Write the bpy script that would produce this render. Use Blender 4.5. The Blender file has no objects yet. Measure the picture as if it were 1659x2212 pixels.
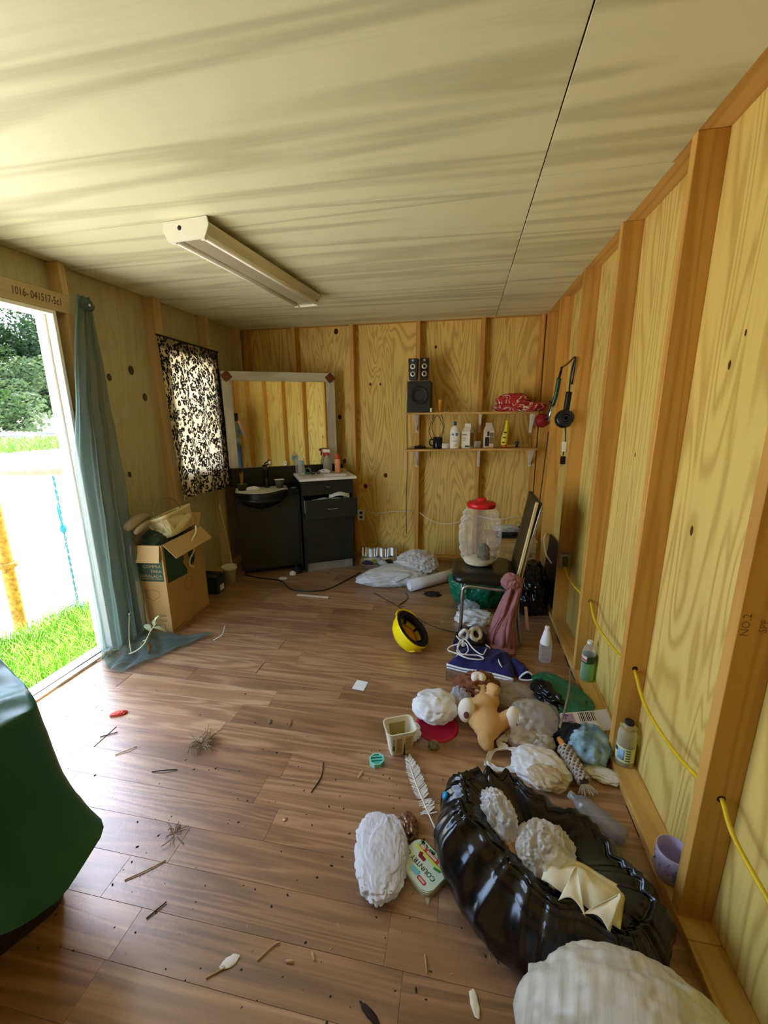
import bpy, bmesh, math, random
from mathutils import Vector, Matrix, noise, Euler
PI = math.pi
sc = bpy.context.scene
COL = sc.collection
# ------------------------------------------------------------------ camera
FPX = 892.44
cam_d = bpy.data.cameras.new('camera'); cam = bpy.data.objects.new('camera', cam_d); COL.objects.link(cam)
cam_d.sensor_fit = 'HORIZONTAL'; cam_d.sensor_width = 36.0; cam_d.lens = FPX / 1659 * 36.0
cam_d.clip_start = 0.02; cam_d.clip_end = 400
_R = Vector((0.98193698, 0.18898317, -0.00922677)); _U = Vector((-0.03497663, 0.2292275, 0.97274426)); _F = Vector((-0.18594733, 0.95485083, -0.23169695))
m4 = Matrix((( _R.x, _U.x, -_F.x, 0), (_R.y, _U.y, -_F.y, 0), (_R.z, _U.z, -_F.z, 1.4906), (0, 0, 0, 1)))
cam.matrix_world = m4
sc.camera = cam
# ------------------------------------------------------------------ world, sun, exposure
vs = sc.view_settings
sc.display_settings.display_device = 'sRGB'
vs.view_transform = 'Standard'; vs.look = 'None'; vs.gamma = 1.0; vs.use_curve_mapping = False
vs.exposure = 2.35
w = bpy.data.worlds.new('sky'); sc.world = w; w.use_nodes = True
nt = w.node_tree; bg = nt.nodes['Background']
sky = nt.nodes.new('ShaderNodeTexSky'); sky.sky_type = 'NISHITA'; sky.sun_disc = False
sky.sun_elevation = math.radians(62); sky.sun_rotation = math.radians(-20); sky.air_density = 1.0; sky.dust_density = 2.5; sky.ozone_density = 1.0
nt.links.new(sky.outputs[0], bg.inputs[0]); bg.inputs[1].default_value = 0.42
sun_d = bpy.data.lights.new('sun', 'SUN'); sun_d.energy = 3.2; sun_d.angle = math.radians(0.6); sun_d.color = (1.0, 0.95, 0.86)
sun = bpy.data.objects.new('sun', sun_d); COL.objects.link(sun)
sun.rotation_euler = Vector((-0.16, 0.44, 0.88)).to_track_quat('Z', 'Y').to_euler()
sc.cycles.max_bounces = 14; sc.cycles.diffuse_bounces = 8; sc.cycles.glossy_bounces = 6
sc.cycles.transmission_bounces = 10; sc.cycles.transparent_max_bounces = 24
sc.cycles.use_denoising = True; sc.cycles.caustics_reflective = False; sc.cycles.caustics_refractive = False
def portal(loc, rot, sx, sy):
    d = bpy.data.lights.new('daylight_portal', 'AREA'); d.shape = 'RECTANGLE'; d.size = sx; d.size_y = sy
    d.cycles.is_portal = True
    o = bpy.data.objects.new('daylight_portal', d); COL.objects.link(o); o.location = loc; o.rotation_euler = rot
portal((-2.40, 1.18, 1.02), (0, -PI/2, 0), 2.03, 1.76)
portal((-2.40, 3.24, 1.5), (0, -PI/2, 0), 0.95, 0.62)
# ------------------------------------------------------------------ node helpers
def new_mat(name):
    m = bpy.data.materials.new(name); m.use_nodes = True
    n = m.node_tree; b = n.nodes['Principled BSDF']
    return m, n, b
def rgb(c):
    """sRGB 0-255 (or hex string) -> linear rgba"""
    if isinstance(c, str): c = tuple(int(c[i:i+2], 16) for i in (0, 2, 4))
    f = lambda v: (v/255/12.92 if v/255 <= .04045 else ((v/255+.055)/1.055)**2.4)
    return (f(c[0]), f(c[1]), f(c[2]), 1)
def N(n, t, **kw):
    x = n.nodes.new(t)
    for k, v in kw.items():
        if k in x.inputs: x.inputs[k].default_value = v
        else: setattr(x, k, v)
    return x
def L(n, a, b): n.links.new(a, b)
def math_n(n, op, a, b=None):
    x = n.nodes.new('ShaderNodeMath'); x.operation = op
    for i, v in enumerate((a, b)):
        if v is None: continue
        if isinstance(v, (int, float)): x.inputs[i].default_value = v
        else: n.links.new(v, x.inputs[i])
    return x.outputs[0]
def mixc(n, f, a, b, mode='MIX'):
    x = n.nodes.new('ShaderNodeMix'); x.data_type = 'RGBA'; x.blend_type = mode
    for s, v in ((x.inputs[0], f), (x.inputs[6], a), (x.inputs[7], b)):
        if isinstance(v, (int, float)): s.default_value = v
        elif isinstance(v, tuple): s.default_value = v
        else: n.links.new(v, s)
    return x.outputs[2]
def ramp(n, f, stops):
    x = n.nodes.new('ShaderNodeValToRGB'); e = x.color_ramp.elements
    while len(e) < len(stops): e.new(.5)
    for el, (p, c) in zip(e, stops):
        el.position = p; el.color = c if isinstance(c, tuple) else (c, c, c, 1)
    n.links.new(f, x.inputs[0]); return x.outputs[0]
def coords(n, scale=(1, 1, 1), rnd=True, kind='Object'):
    tc = n.nodes.new('ShaderNodeTexCoord'); out = tc.outputs[kind]
    if rnd:
        oi = n.nodes.new('ShaderNodeObjectInfo')
        v = n.nodes.new('ShaderNodeVectorMath'); v.operation = 'SCALE'; v.inputs[0].default_value = (31.7, 17.3, 23.9)
        n.links.new(oi.outputs['Random'], v.inputs['Scale'])
        a = n.nodes.new('ShaderNodeVectorMath'); a.operation = 'ADD'
        n.links.new(out, a.inputs[0]); n.links.new(v.outputs[0], a.inputs[1]); out = a.outputs[0]
    mp = n.nodes.new('ShaderNodeMapping'); mp.inputs['Scale'].default_value = scale
    n.links.new(out, mp.inputs[0]); return mp.outputs[0]
def noise_n(n, vec, scale, detail=3, rough=.5, dist=0):
    x = n.nodes.new('ShaderNodeTexNoise'); x.inputs['Scale'].default_value = scale; x.inputs['Detail'].default_value = detail
    x.inputs['Roughness'].default_value = rough; x.inputs['Distortion'].default_value = dist
    n.links.new(vec, x.inputs['Vector']); return x.outputs['Fac']
def bump(n, b, h, strength=.3, dist=.01):
    x = n.nodes.new('ShaderNodeBump'); x.inputs['Strength'].default_value = strength; x.inputs['Distance'].default_value = dist
    n.links.new(h, x.inputs['Height']); n.links.new(x.outputs[0], b.inputs['Normal'])
def plain(name, c, rough=.5, metal=0, spec=.5, coat=0, trans=0, ior=1.45, var=0, bumpy=0, bscale=60, crease=0):
    m, n, b = new_mat(name); c = rgb(c)
    b.inputs['Base Color'].default_value = c; b.inputs['Roughness'].default_value = rough; b.inputs['Metallic'].default_value = metal
    b.inputs['Specular IOR Level'].default_value = spec; b.inputs['Coat Weight'].default_value = coat
    b.inputs['Transmission Weight'].default_value = trans; b.inputs['IOR'].default_value = ior
    if var or bumpy:
        v = coords(n, rnd=False); f = noise_n(n, v, bscale, 4, .6)
        if var:
            dk = tuple(x*(1-var) for x in c[:3]) + (1,); lt = tuple(min(1, x*(1+var*.5)) for x in c[:3]) + (1,)
            L(n, ramp(n, f, [(.3, dk), (.7, lt)]), b.inputs['Base Color'])
        if bumpy: bump(n, b, f, bumpy, .004)
    if crease: crease_bump(n, b, crease, bscale)
    return m
def wood(name, light, dark, axis='Z', across=5.0, along=.5, rings=16, contrast=.55, fibre=.25, knots=None, rough=.6, coat=0, blot=.25, objvar=.12, bstr=.15, knotcol='4a2a10', dist=.6):
    """cathedral-grain timber: rings are the level lines of a stretched noise"""
    m, n, b = new_mat(name); la, da = rgb(light), rgb(dark)
    s = {'X': (along, across, across), 'Y': (across, along, across), 'Z': (across, across, along)}[axis]
    v = coords(n, s)
    f = noise_n(n, v, 1.0, 2.0, .45, dist)
    r = math_n(n, 'SINE', math_n(n, 'MULTIPLY', f, rings * 2 * PI))
    r = math_n(n, 'ADD', math_n(n, 'MULTIPLY', r, .5), .5)
    r = math_n(n, 'POWER', r, 2.2)
    fs = {'X': (2.5, 130, 130), 'Y': (130, 2.5, 130), 'Z': (130, 130, 2.5)}[axis]
    fb = noise_n(n, coords(n, fs), 1.0, 2, .6)
    bl = noise_n(n, coords(n, (1.6, 1.6, 1.6)), 1.0, 2, .5)
    g = math_n(n, 'ADD', math_n(n, 'MULTIPLY', r, contrast), math_n(n, 'MULTIPLY', math_n(n, 'SUBTRACT', fb, .5), fibre * 2))
    g = math_n(n, 'ADD', g, math_n(n, 'MULTIPLY', math_n(n, 'SUBTRACT', bl, .5), blot * 2))
    c = mixc(n, math_n(n, 'MINIMUM', math_n(n, 'MAXIMUM', g, 0), 1), la, da)
    if knots:
        ks = {'X': (knots*.5, knots, knots), 'Y': (knots, knots*.5, knots), 'Z': (knots, knots, knots*.5)}[axis]
        vo = n.nodes.new('ShaderNodeTexVoronoi'); vo.inputs['Scale'].default_value = 1.0
        L(n, coords(n, ks), vo.inputs['Vector'])
        sep = n.nodes.new('ShaderNodeSeparateColor'); L(n, vo.outputs['Color'], sep.inputs[0])
        kd = math_n(n, 'ADD', vo.outputs['Distance'], math_n(n, 'MULTIPLY', math_n(n, 'LESS_THAN', sep.outputs[0], .62), 1.0))
        kf = ramp(n, kd, [(.03, 1.0), (.10, 0.0)])
        c = mixc(n, math_n(n, 'MULTIPLY', kf, .85), c, rgb(knotcol))
    oi = n.nodes.new('ShaderNodeObjectInfo')
    hv = n.nodes.new('ShaderNodeHueSaturation'); L(n, c, hv.inputs['Color'])
    L(n, math_n(n, 'ADD', math_n(n, 'MULTIPLY', oi.outputs['Random'], objvar * 2), 1 - objvar), hv.inputs['Value'])
    L(n, hv.outputs[0], b.inputs['Base Color'])
    b.inputs['Roughness'].default_value = rough; b.inputs['Coat Weight'].default_value = coat; b.inputs['Coat Roughness'].default_value = .25
    bump(n, b, g, bstr, .002)
    return m
def film(name, c, alpha=.5, rough=.25, transl=.4, spec=.5, tint=None, crease=0, cscale=9):
    """thin plastic film or sheer cloth: part see-through, part scattering, part gloss; denser where it is seen edge on"""
    m, n, b = new_mat(name); c = rgb(c)
    b.inputs['Base Color'].default_value = c; b.inputs['Roughness'].default_value = rough; b.inputs['Specular IOR Level'].default_value = spec
    tl = N(n, 'ShaderNodeBsdfTranslucent'); tl.inputs[0].default_value = c
    mx = n.nodes.new('ShaderNodeMixShader'); mx.inputs[0].default_value = transl
    L(n, b.outputs[0], mx.inputs[1]); L(n, tl.outputs[0], mx.inputs[2])
    tr = N(n, 'ShaderNodeBsdfTransparent'); tr.inputs[0].default_value = rgb(tint) if tint else (1, 1, 1, 1)
    lw = n.nodes.new('ShaderNodeLayerWeight'); lw.inputs[0].default_value = .5
    fac = math_n(n, 'ADD', math_n(n, 'MULTIPLY', math_n(n, 'POWER', lw.outputs['Facing'], 2.5), (1 - alpha)), alpha)
    m2 = n.nodes.new('ShaderNodeMixShader'); L(n, fac, m2.inputs[0])
    L(n, tr.outputs[0], m2.inputs[1]); L(n, mx.outputs[0], m2.inputs[2])
    L(n, m2.outputs[0], n.nodes['Material Output'].inputs[0])
    if crease: crease_bump(n, b, crease, cscale)
    return m
def crease_bump(n, b, strength, scale):
    v = coords(n, rnd=True); nz = n.nodes.new('ShaderNodeTexNoise'); nz.noise_type = 'RIDGED_MULTIFRACTAL'; nz.inputs['Scale'].default_value = scale
    nz.inputs['Detail'].default_value = 2.5; nz.inputs['Distortion'].default_value = .7; nz.inputs['Roughness'].default_value = .45; L(n, v, nz.inputs['Vector'])
    bump(n, b, nz.outputs['Fac'], strength, .012)
# ------------------------------------------------------------------ object helpers
def link(name, me, mat=None, parent=None, loc=(0, 0, 0), rot=(0, 0, 0), smooth=False):
    o = bpy.data.objects.new(name, me); COL.objects.link(o)
    o.location = loc; o.rotation_euler = rot
    if mat is not None and not me.materials:
        for q in (mat if isinstance(mat, (list, tuple)) else (mat,)): me.materials.append(q)
    if parent is not None: o.parent = parent
    if smooth: me.polygons.foreach_set('use_smooth', [True] * len(me.polygons))
    return o
def raw(name, vs_, fs_, mat=None, parent=None, loc=(0, 0, 0), rot=(0, 0, 0), smooth=False):
    me = bpy.data.meshes.new(name); me.from_pydata([tuple(v) for v in vs_], [], fs_); me.update()
    return link(name, me, mat, parent, loc, rot, smooth)
def done(name, bm, mat=None, parent=None, loc=(0, 0, 0), rot=(0, 0, 0), smooth=False):
    bmesh.ops.recalc_face_normals(bm, faces=bm.faces)
    me = bpy.data.meshes.new(name); bm.to_mesh(me); bm.free()
    return link(name, me, mat, parent, loc, rot, smooth)
def tag(o, label, cat, group=None, kind=None):
    o['label'] = label; o['category'] = cat
    if group: o['group'] = group
    if kind: o['kind'] = kind
    return o
def thing(name, label, cat, loc=(0, 0, 0), rz=0, group=None, rot=None):
    o = bpy.data.objects.new(name, None); COL.objects.link(o); o.empty_display_size = .05
    o.location = loc; o.rotation_euler = rot if rot else (0, 0, rz)
    return tag(o, label, cat, group)
def struct(name, loc=(0, 0, 0)):
    o = bpy.data.objects.new(name, None); COL.objects.link(o); o.location = loc; o['kind'] = 'structure'; return o
def bxa(bm, lo, hi, bev=0, seg=1, mi=0):
    """axis box from corner lo to corner hi, optionally bevelled"""
    t = bmesh.new(); bmesh.ops.create_cube(t, size=1)
    for v in t.verts: v.co = Vector([lo[i] + (v.co[i] + .5) * (hi[i] - lo[i]) for i in range(3)])
    if bev: bmesh.ops.bevel(t, geom=list(t.edges), offset=bev, segments=seg, affect='EDGES', profile=.5)
    for f in t.faces: f.material_index = mi
    me = bpy.data.meshes.new('t'); t.to_mesh(me); t.free(); bm.from_mesh(me); bpy.data.meshes.remove(me)
def box(name, lo, hi, mat, parent=None, bev=.002, seg=1, loc=(0, 0, 0), rot=(0, 0, 0)):
    bm = bmesh.new(); bxa(bm, lo, hi, bev, seg); return done(name, bm, mat, parent, loc, rot)
def lathe(name, prof, mat, parent=None, seg=28, loc=(0, 0, 0), rot=(0, 0, 0), smooth=True, sx=1, sy=1, fn=None):
    bm = bmesh.new(); lathe_bm(bm, prof, seg, sx, sy, fn); return done(name, bm, mat, parent, loc, rot, smooth)
def lathe_bm(bm, prof, seg=28, sx=1, sy=1, fn=None, M=None):
    rows = []
    for r, z in prof:
        if r < 1e-6: ring = [bm.verts.new((0, 0, z))]
        else:
            ring = []
            for i in range(seg):
                a = 2 * PI * i / seg; rr = r * (fn(a, z) if fn else 1)
                ring.append(bm.verts.new((rr * math.cos(a) * sx, rr * math.sin(a) * sy, z)))
        rows.append(ring)
    for A, B in zip(rows, rows[1:]):
        for i in range(seg):
            j = (i + 1) % seg
            if len(A) == 1 and len(B) == 1: continue
            if len(A) == 1: bm.faces.new((A[0], B[i], B[j]))
            elif len(B) == 1: bm.faces.new((A[i], A[j], B[0]))
            else: bm.faces.new((A[i], A[j], B[j], B[i]))
    if M is not None:
        for R_ in rows:
            for v in R_: v.co = M @ v.co
def spline(pts, n=8, closed=False):
    P_ = [Vector(p) for p in pts]; out = []; k = len(P_)
    rng = range(k if closed else k - 1)
    for i in rng:
        p1, p2 = P_[i], P_[(i + 1) % k]
        p0 = P_[(i - 1) % k] if (closed or i > 0) else p1 * 2 - p2
        p3 = P_[(i + 2) % k] if (closed or i + 2 < k) else p2 * 2 - p1
        for j in range(n):
            t = j / n
            out.append(.5 * ((2 * p1) + (p2 - p0) * t + (2 * p0 - 5 * p1 + 4 * p2 - p3) * t * t + (3 * p1 - p0 - 3 * p2 + p3) * t ** 3))
    if not closed: out.append(P_[-1])
    return out
def tube_bm(bm, pts, r, seg=8, closed=False, caps=True):
    n = len(pts); rs = r if isinstance(r, (list, tuple)) else [r] * n
    up = Vector((0, 0, 1)); rings = []
    prev = None
    for i, p in enumerate(pts):
        a = pts[(i - 1) % n] if (closed or i > 0) else p; b_ = pts[(i + 1) % n] if (closed or i < n - 1) else p
        t = (Vector(b_) - Vector(a)).normalized() if (Vector(b_) - Vector(a)).length > 1e-9 else Vector((0, 0, 1))
        if prev is None:
            q = up if abs(t.dot(up)) < .9 else Vector((1, 0, 0)); u = t.cross(q).normalized()
        else:
            u = prev - t * prev.dot(t); u = u.normalized() if u.length > 1e-6 else t.orthogonal().normalized()
        prev = u; v = t.cross(u); rr = rs[min(i, len(rs) - 1)]
        rings.append([bm.verts.new(Vector(p) + (u * math.cos(2 * PI * k / seg) + v * math.sin(2 * PI * k / seg)) * rr) for k in range(seg)])
    m_ = n if closed else n - 1
    for i in range(m_):
        A, B = rings[i], rings[(i + 1) % n]
        for k in range(seg): bm.faces.new((A[k], A[(k + 1) % seg], B[(k + 1) % seg], B[k]))
    if caps and not closed:
        bm.faces.new(rings[0][::-1]); bm.faces.new(rings[-1])
def tube(name, pts, r, mat, parent=None, seg=8, smooth=True, n=6, closed=False, loc=(0, 0, 0), rot=(0, 0, 0), raw_pts=False):
    bm = bmesh.new(); P_ = [Vector(p) for p in pts] if raw_pts else spline(pts, n, closed)
    tube_bm(bm, P_, r, seg, closed); return done(name, bm, mat, parent, loc, rot, smooth)
def prism(name, outline, z0, z1, mat, parent=None, loc=(0, 0, 0), rot=(0, 0, 0), bev=0, smooth=False):
    bm = bmesh.new(); a = [bm.verts.new((x, y, z0)) for x, y in outline]; b_ = [bm.verts.new((x, y, z1)) for x, y in outline]
    k = len(a); bm.faces.new(a[::-1]); bm.faces.new(b_)
    for i in range(k): bm.faces.new((a[i], a[(i + 1) % k], b_[(i + 1) % k], b_[i]))
    if bev: bmesh.ops.bevel(bm, geom=list(bm.edges), offset=bev, segments=2, affect='EDGES')
    return done(name, bm, mat, parent, loc, rot, smooth)
def rrect(w_, h_, r, n=5):
    o = []
    for cx, cy, a0 in ((w_/2-r, h_/2-r, 0), (-w_/2+r, h_/2-r, PI/2), (-w_/2+r, -h_/2+r, PI), (w_/2-r, -h_/2+r, 1.5*PI)):
        for i in range(n + 1):
            a = a0 + PI/2*i/n; o.append((cx + r*math.cos(a), cy + r*math.sin(a)))
    return o
def ridge(p, f, seed, octs=3):
    s = 0; a = 1
    for k in range(octs):
        q = p * f * (1.9 ** k) + Vector((seed * 7.3 + k * 3.1, seed * 3.7, seed * 5.9))
        s += a * (1 - 2.2 * abs(noise.noise(q))); a *= .45
    return s
def crumple(name, mat, parent=None, r=(.1, .1, .08), loc=(0, 0, 0), rot=(0, 0, 0), seed=1, amp=.25, f=2.2, sub=4, sink=.35, shape=None, octs=1, smooth=True, floor=True, facet=.5, fine=None):
    """a crumpled bag or wad: a warped ball with creased facets; its origin is on what it lies on. amp is relative to the mean radius"""
    rm = max(r); lv = fine or (3 if rm < .03 else (4 if rm < .14 else 5)); rnd = random.Random(seed)
    bm = bmesh.new(); bmesh.ops.create_icosphere(bm, subdivisions=lv, radius=1)
    warp = Vector((seed*1.7, seed*.9, 3)); base = -r[2] * (1 - sink); el = 1.0 / (2 ** (lv - 1))
    for v in bm.verts:
        d = v.co.copy(); dw = d + .35 * noise.noise_vector(d * 1.3 + warp)
        k = 1 + amp * .75 * ridge(dw, f, seed, octs) + amp * facet * .55 * rnd.uniform(-1, 1)
        if shape: k *= shape(d)
        q = d + Vector((rnd.uniform(-1, 1), rnd.uniform(-1, 1), rnd.uniform(-1, 1))) * el * .28
        v.co = Vector((q.x * r[0] * k, q.y * r[1] * k, q.z * r[2] * k))
    cuts = 1 if lv >= 4 else 2
    bmesh.ops.subdivide_edges(bm, edges=list(bm.edges), cuts=cuts, use_grid_fill=True)
    for _ in range(2): bmesh.ops.smooth_vert(bm, verts=list(bm.verts), factor=.28, use_axis_x=True, use_axis_y=True, use_axis_z=True)
    for v in bm.verts:
        p = v.co
        if floor and p.z < base:
            e = base - p.z; l = math.hypot(p.x, p.y) or 1
            p.x += p.x / l * e * .25; p.y += p.y / l * e * .25; p.z = base + e * .012
        p.z -= base
    return done(name, bm, mat, parent, loc, rot, smooth)
def sheet(name, fn, nu, nv, mat, parent=None, thick=0, loc=(0, 0, 0), rot=(0, 0, 0), smooth=True, closed_u=False):
    """grid surface fn(u, v) -> point, u, v in 0..1; given a thickness it is solid"""
    V_ = [Vector(fn(i / (nu if closed_u else nu - 1), j / (nv - 1))) for j in range(nv) for i in range(nu)]; F_ = []
    for j in range(nv - 1):
        for i in range(nu if closed_u else nu - 1):
            a = j*nu+i; b_ = j*nu+(i+1) % nu; F_.append((a, b_, b_+nu, a+nu))
    if thick:
        me = bpy.data.meshes.new('t'); me.from_pydata([tuple(v) for v in V_], [], F_); me.update()
        nn = [Vector(v.normal) for v in me.vertices]; bpy.data.meshes.remove(me)
        k = len(V_); V2 = V_ + [v - q * thick for v, q in zip(V_, nn)]; F2 = list(F_) + [tuple(x + k for x in f[::-1]) for f in F_]
        ed = {}
        for f in F_:
            for a, b_ in zip(f, f[1:] + f[:1]):
                if (b_, a) in ed: ed.pop((b_, a))
                else: ed[(a, b_)] = 1
        for a, b_ in ed: F2.append((b_, a, a + k, b_ + k))
        V_, F_ = V2, F2
    return raw(name, V_, F_, mat, parent, loc, rot, smooth)
def fuse(name, parts, mat, parent=None, voxel=.008, loc=(0, 0, 0), rot=(0, 0, 0), smooth_it=4):
    """one continuous body from ellipsoids ('e', centre, radii, euler) and tapered limbs ('c', a, b, ra, rb)"""
    bm = bmesh.new()
    for p in parts:
        if p[0] == 'e':
            M = Matrix.Translation(p[1]) @ (Euler(p[3]).to_matrix().to_4x4() if len(p) > 3 else Matrix.Identity(4)) @ Matrix.Diagonal((*p[2], 1))
            bmesh.ops.create_uvsphere(bm, u_segments=20, v_segments=12, radius=1, matrix=M)
        else:
            a, b_ = Vector(p[1]), Vector(p[2]); ra, rb = p[3], p[4]; n_ = max(2, int((b_ - a).length / (min(ra, rb) * .5)))
            for i in range(n_ + 1):
                t = i / n_; q = a.lerp(b_, t)
                bmesh.ops.create_icosphere(bm, subdivisions=2, radius=ra + (rb - ra) * t, matrix=Matrix.Translation(q))
    me = bpy.data.meshes.new(name); bm.to_mesh(me); bm.free()
    o = bpy.data.objects.new(name, me); COL.objects.link(o)
    md = o.modifiers.new('r', 'REMESH'); md.mode = 'VOXEL'; md.voxel_size = voxel
    if smooth_it: s = o.modifiers.new('s', 'SMOOTH'); s.iterations = smooth_it; s.factor = .5
    dg = bpy.context.evaluated_depsgraph_get(); me2 = bpy.data.meshes.new_from_object(o.evaluated_get(dg))
    bpy.data.objects.remove(o); bpy.data.meshes.remove(me); me2.name = name
    return link(name, me2, mat, parent, loc, rot, True)
def text(name, s, size, mat, parent=None, M=None, depth=.0004, align='CENTER', shear=0, sx=1):
    cu = bpy.data.curves.new('t', 'FONT'); cu.body = s; cu.size = size; cu.align_x = align; cu.align_y = 'CENTER'; cu.extrude = depth; cu.shear = shear; cu.resolution_u = 2
    o = bpy.data.objects.new('t', cu); COL.objects.link(o)
    dg = bpy.context.evaluated_depsgraph_get(); me = bpy.data.meshes.new_from_object(o.evaluated_get(dg)); me.name = name; me.materials.clear()
    bpy.data.objects.remove(o); bpy.data.curves.remove(cu)
    t = link(name, me, mat, parent)
    if M is not None: t.matrix_local = M @ Matrix.Diagonal((sx, 1, 1, 1))
    return t
def frame(o, x, y):
    """matrix with origin o, text-right x, text-up y"""
    x = Vector(x).normalized(); y = Vector(y).normalized(); z = x.cross(y)
    return Matrix(((x.x, y.x, z.x, o[0]), (x.y, y.y, z.y, o[1]), (x.z, y.z, z.z, o[2]), (0, 0, 0, 1)))
def dup(root, loc, rot=None, label=None):
    r = root.copy(); COL.objects.link(r); r.location = loc
    if rot: r.rotation_euler = rot
    if label: r['label'] = label
    for ch in list(root.children):
        c = ch.copy(); COL.objects.link(c); c.parent = r
        for g in ch.children:
            d = g.copy(); COL.objects.link(d); d.parent = c
    return r
# ================================================================== STRUCTURE
XR, XRS = 0.667, 0.756            # right wall: stud faces, sheathing
XL, XLS = -2.230, -2.319          # left wall
YB, YBS = 4.100, 4.189            # back wall
YR, YRS = -1.20, -1.289           # rear wall behind the camera
HC = 2.3226; SP = .038
M_ply = wood('pine_plywood', 'd8c06a', 'ae8836', 'Z', across=3.4, along=.42, rings=15, contrast=.62, fibre=.25, knots=1.5, rough=.62, blot=.22, objvar=.05, dist=.9)
M_plyb = wood('pine_plywood_back', 'dcc06a', 'a67f34', 'Z', across=3.2, along=.5, rings=17, contrast=.6, fibre=.2, knots=1.6, rough=.62, blot=.3, objvar=.06, dist=1.3)
M_plyl = wood('grey_plywood', 'bfb68c', '9c916a', 'Z', across=3.0, along=.6, rings=8, contrast=.3, fibre=.2, knots=2.0, rough=.7, blot=.35, objvar=.04, knotcol='4d4a40', dist=1.5)
M_stud = wood('pine_stud', 'cf9f4c', '9c6a22', 'Z', across=7.0, along=.35, rings=7, contrast=.45, fibre=.25, knots=2.6, rough=.55, blot=.25, objvar=.1, knotcol='5a2408')
M_studx = wood('pine_plate_x', 'd0a65a', '9f7030', 'X', across=7.0, along=.35, rings=7, contrast=.45, fibre=.25, knots=2.6, rough=.6, blot=.3, objvar=.08, knotcol='5a2a10')
M_study = wood('pine_plate_y', 'd0a65a', '9f7030', 'Y', across=7.0, along=.35, rings=7, contrast=.45, fibre=.25, knots=2.6, rough=.6, blot=.3, objvar=.08, knotcol='5a2a10')
M_ceil = wood('luan_ceiling', 'e0e0be', 'a19d76', 'X', across=4.2, along=.3, rings=4.0, contrast=.5, fibre=.14, knots=1.1, rough=.6, blot=.22, objvar=.03, knotcol='9c8b64', dist=.8, bstr=.06)
M_dark = plain('dark_gap', '2a2118', .9)
M_white = plain('white_paint', 'e9e7dd', .45, var=.05, bscale=9)
def floor_mat():
    m, n, b = new_mat('laminate_oak')
    v = coords(n, (.55, 7, 7)); f = noise_n(n, v, 1, 3, .5, .8)
    r = math_n(n, 'ADD', math_n(n, 'MULTIPLY', math_n(n, 'SINE', math_n(n, 'MULTIPLY', f, 55)), .5), .5)
    fb = noise_n(n, coords(n, (3, 160, 160)), 1, 3, .65); bl = noise_n(n, coords(n, (1.2, 5, 5)), 1, 2)
    g = math_n(n, 'ADD', math_n(n, 'MULTIPLY', r, .34), math_n(n, 'MULTIPLY', fb, .42)); g = math_n(n, 'ADD', g, math_n(n, 'MULTIPLY', bl, .4))
    oi = n.nodes.new('ShaderNodeObjectInfo'); g = math_n(n, 'ADD', g, math_n(n, 'MULTIPLY', math_n(n, 'SUBTRACT', oi.outputs['Random'], .5), .30))
    c = ramp(n, g, [(.15, rgb('bf9c74')), (.5, rgb('9a7350')), (.95, rgb('6b4a30'))])
    dirt = noise_n(n, coords(n, (2.2, 2.2, 2.2), rnd=False), 1, 5, .7)
    L(n, c, b.inputs['Base Color'])
    sc_ = noise_n(n, coords(n, (45, 45, 45), rnd=False), 1, 3, .7)
    L(n, ramp(n, dirt, [(.3, .30), (.7, .44)]), b.inputs['Roughness'])
    b.inputs['Specular IOR Level'].default_value = .9; b.inputs['Coat Weight'].default_value = .5; b.inputs['Coat Roughness'].default_value = .32
    bump(n, b, math_n(n, 'ADD', math_n(n, 'MULTIPLY', g, .5), math_n(n, 'MULTIPLY', sc_, .9)), .16, .004)
    return m
M_floor = floor_mat()
# floor: subfloor slab and laminate planks
fl = struct('floor')
box('subfloor', (XLS-.02, YRS, -.09), (XRS+.02, YBS, -.0085), M_dark, fl, 0)
random.seed(11)
pm = {}
def plank_mesh(l):
    k = round(l, 2)
    if k not in pm:
        bm = bmesh.new(); bxa(bm, (0, 0, -.008), (k - .0006, .1294, 0), .0005); me = bpy.data.meshes.new('plank'); bmesh.ops.recalc_face_normals(bm, faces=bm.faces); bm.to_mesh(me); bm.free(); me.materials.append(M_floor); pm[k] = me
    return pm[k]
yy = YR - .0; row = 0
Y0 = 1.065 - .13 * 18
while Y0 + .13 * row < YB:
    y = Y0 + .13 * row; x = XL + .0
    cuts = {18: [-.66], 20: [-.715], 16: [-.17, .17], 19: [.15], 17: [-.95], 21: [-.2], 22: [-1.1, -.05], 24: [-.62, .1]}.get(row, [])
    if not cuts:
        c = XL + random.uniform(.25, 1.1); cuts = []
        while c < XR - .15: cuts.append(round(c, 3)); c += random.choice((.82, .92, 1.02))
    else:
        c = cuts[0] - .92
        while c > XL + .1: cuts = [c] + cuts; c -= .92
        c = cuts[-1] + .92
        while c < XR - .1: cuts.append(c); c += .92
    ends = [XL] + cuts + [XR]
    for a, b_ in zip(ends, ends[1:]):
        link('plank', plank_mesh(b_ - a), None, fl, (a, y, 0))
    row += 1
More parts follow.
